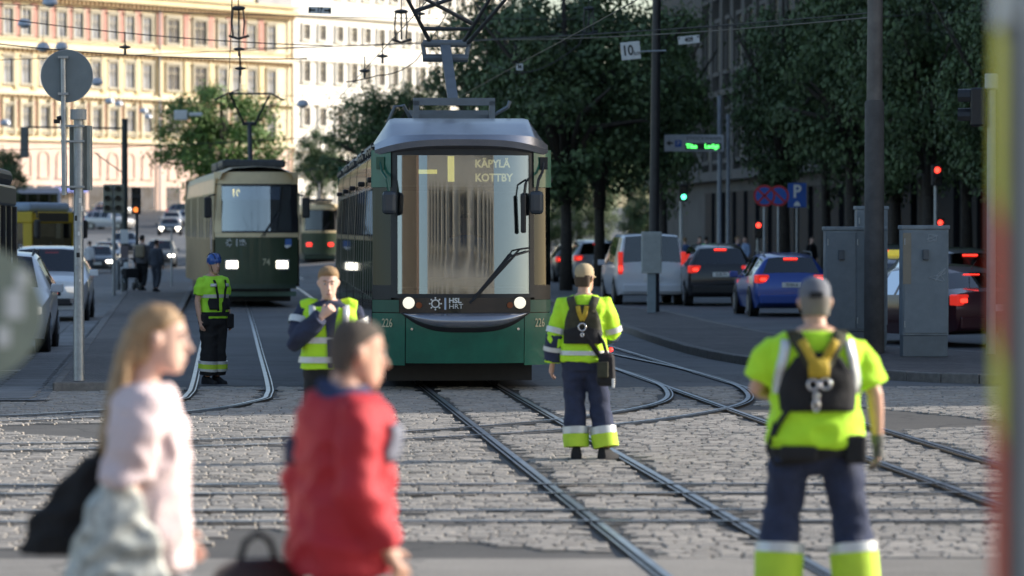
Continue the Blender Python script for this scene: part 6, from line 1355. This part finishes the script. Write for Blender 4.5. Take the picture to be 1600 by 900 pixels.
# ---- small figures farther off
def small(label, px, s, rz, topc, legc, hairc, hold=None, h=1.0, g=None):
    x, y = at(px, s); q = Person('pedestrian', label, (x, y, gz(x, y) if g is None else g), rz, SKINP, h, ka=V(.09, -.06, .49), aa=V(.09, -.06, .085), ab=V(-.09, .12, .1))
    mb = MB(); J = q.J; mb.loft(torso_rings(-.004)); mb.tube([V(0, .015, 1.45), J['head'] + V(0, .015, -.05)], [.06, .055], 8); head_geo(mb, J['head'])
    for k in 'ab': q.arm(mb, k); q.leg(mb, k); hand(mb, J['w' + k], V(0, -.1, -1), J['hu' + k], .4, 1.0, 1 if k == 'a' else -1)
    obj('body', remesh(mb, .013, 1), SKINP, q.t)
    q.T = lambda a, b, c: J['head'] + V(a, b, c)
    mb = MB(); mb.loft(torso_rings(.022, .86, 1.48))
    for k in 'ab': q.arm(mb, k, .02, 1.9)
    obj('top', remesh(mb, .02, 2, .008), topc, q.t); mb = MB(); mb.loft(torso_rings(.014, .8, 1.0))
    for k in 'ab': q.leg(mb, k, .025, 0, 1.93)
    obj('trousers', remesh(mb, .02, 2, .008), legc, q.t); q.shoes(BLACKC)
    hair_shell(q.T, ((-.03, .078, .02, .1), (.03, .082, -.03, .106), (.08, .08, -.09, .1), (.12, .055, -.06, .07), (.134, .02, -.02, .03))).build('hair', hairc, q.t, 60); return q
HD = M('hair_dark', (.03, .022, .018), .8); cl = lambda n, c: M('cloth_' + n, c, .8, 0, .12, 8, .2, 150)
q = small('parent with tan backpack beside a pushchair on the tram stop', 222, 49, 2.9, cl('grey', (.12, .12, .13)), BLACKC, HD, g=ISL)
m = MB(); m.box((0, .2, 1.25), (.3, .16, .42)); bo = m.build('backpack', cl('tan', (.3, .25, .17)), q.t, bevel=.06)
small('person in long dark coat beside the parent with backpack', 244, 50, 2.7, cl('slate', (.06, .07, .09)), cl('slate', (.06, .07, .09)), HD, h=.92, g=ISL)
x, y = at(203, 49); t = thing('pushchair', 'dark pushchair with small wheels on the tram stop', 'pushchair', (x, y, ISL), .4)
m = MB(); m.loft([[(sx * .24, yy, zz_) for sx in (-1, 1) for yy, zz_ in ([(-.3, .35), (.25, .45), (.3, .8), (-.1, .7)] if sx < 0 else [(-.1, .7), (.3, .8), (.25, .45), (-.3, .35)])]] * 1 + [[(sx * .25, yy, zz_) for sx in (-1, 1) for yy, zz_ in ([(-.3, .36), (.25, .46), (.3, .81), (-.1, .71)] if sx < 0 else [(-.1, .71), (.3, .81), (.25, .46), (-.3, .36)])]], caps=False); m.box((0, 0, .55), (.44, .5, .3)); m.build('seat', BLACKC, t, bevel=.03)
m = MB(); m.loft([[(cos(a) * .24, -.05 + .3 * b, .75 + sin(a) * .3) for a in [pi * k / 8 for k in range(9)]] for b in (0, 1)], False); m.build('canopy', cl('canopy', (.03, .03, .04)), t, 60)
m = MB()
for sx in (-.23, .23): m.tube([(sx, -.35, .15), (sx, .2, .5), (sx, .5, 1.0)], .015, 6); m.tube([(sx, .4, .15), (sx, .0, .5)], .015, 6)
m.cyl((-.23, .5, 1.0), (.23, .5, 1.0), .018); m.build('frame', STEEL, t)
for sx in (-.25, .25):
    for yy in (-.35, .4): m = MB(); m.disc((sx, yy, .13), .13, .05, 'x', 18); m.build('wheel', RUBBER, t)
for a in (('pedestrian in white shirt far down the left avenue', 140, 33, 2.6, cl('white', (.6, .6, .62)), cl('slate', (.06, .07, .09)), HD), ('pedestrian in red top beyond the white van', 1093, 36, .4, cl('red', (.45, .05, .05)), BLACKC, HD), ('pedestrian in dark red coat beside the sign posts', 1103, 37, 2.9, cl('maroon', (.2, .02, .03)), BLACKC, HD), ('fair-haired pedestrian in blue top behind the black crossover', 1152, 38, 1.2, cl('blue', (.06, .12, .32)), NAVY, hb_), ('pedestrian in pale blue shirt behind the black crossover', 1165, 37, -1.0, cl('paleblue', (.25, .35, .55)), NAVY, HD), ('pedestrian in blue jeans jacket right of the white van', 1070, 40, 3.0, cl('denim', (.08, .14, .3)), cl('denim', (.08, .14, .3)), hb_), ('pedestrian in black coat under the parking sign', 1268, 38, .6, BLACKC, BLACKC, HD), ('pedestrian in pink top by the far shop door', 1420, 40, -.4, cl('pink', (.5, .15, .3)), BLACKC, hb_), ('pedestrian in grey beyond the taxi', 1440, 41, .8, cl('grey', (.12, .12, .13)), BLACKC, HD)): small(*a)
# drivers
x, y = TX, TY
q = small('tram driver in blue shirt behind the windscreen', 0, 50, .08, cl('driverblue', (.12, .2, .36)), NAVY, HD); q.t.location = (TX + .12 - .1, TY + 1.22, .52); q.t.name = 'tram_driver'
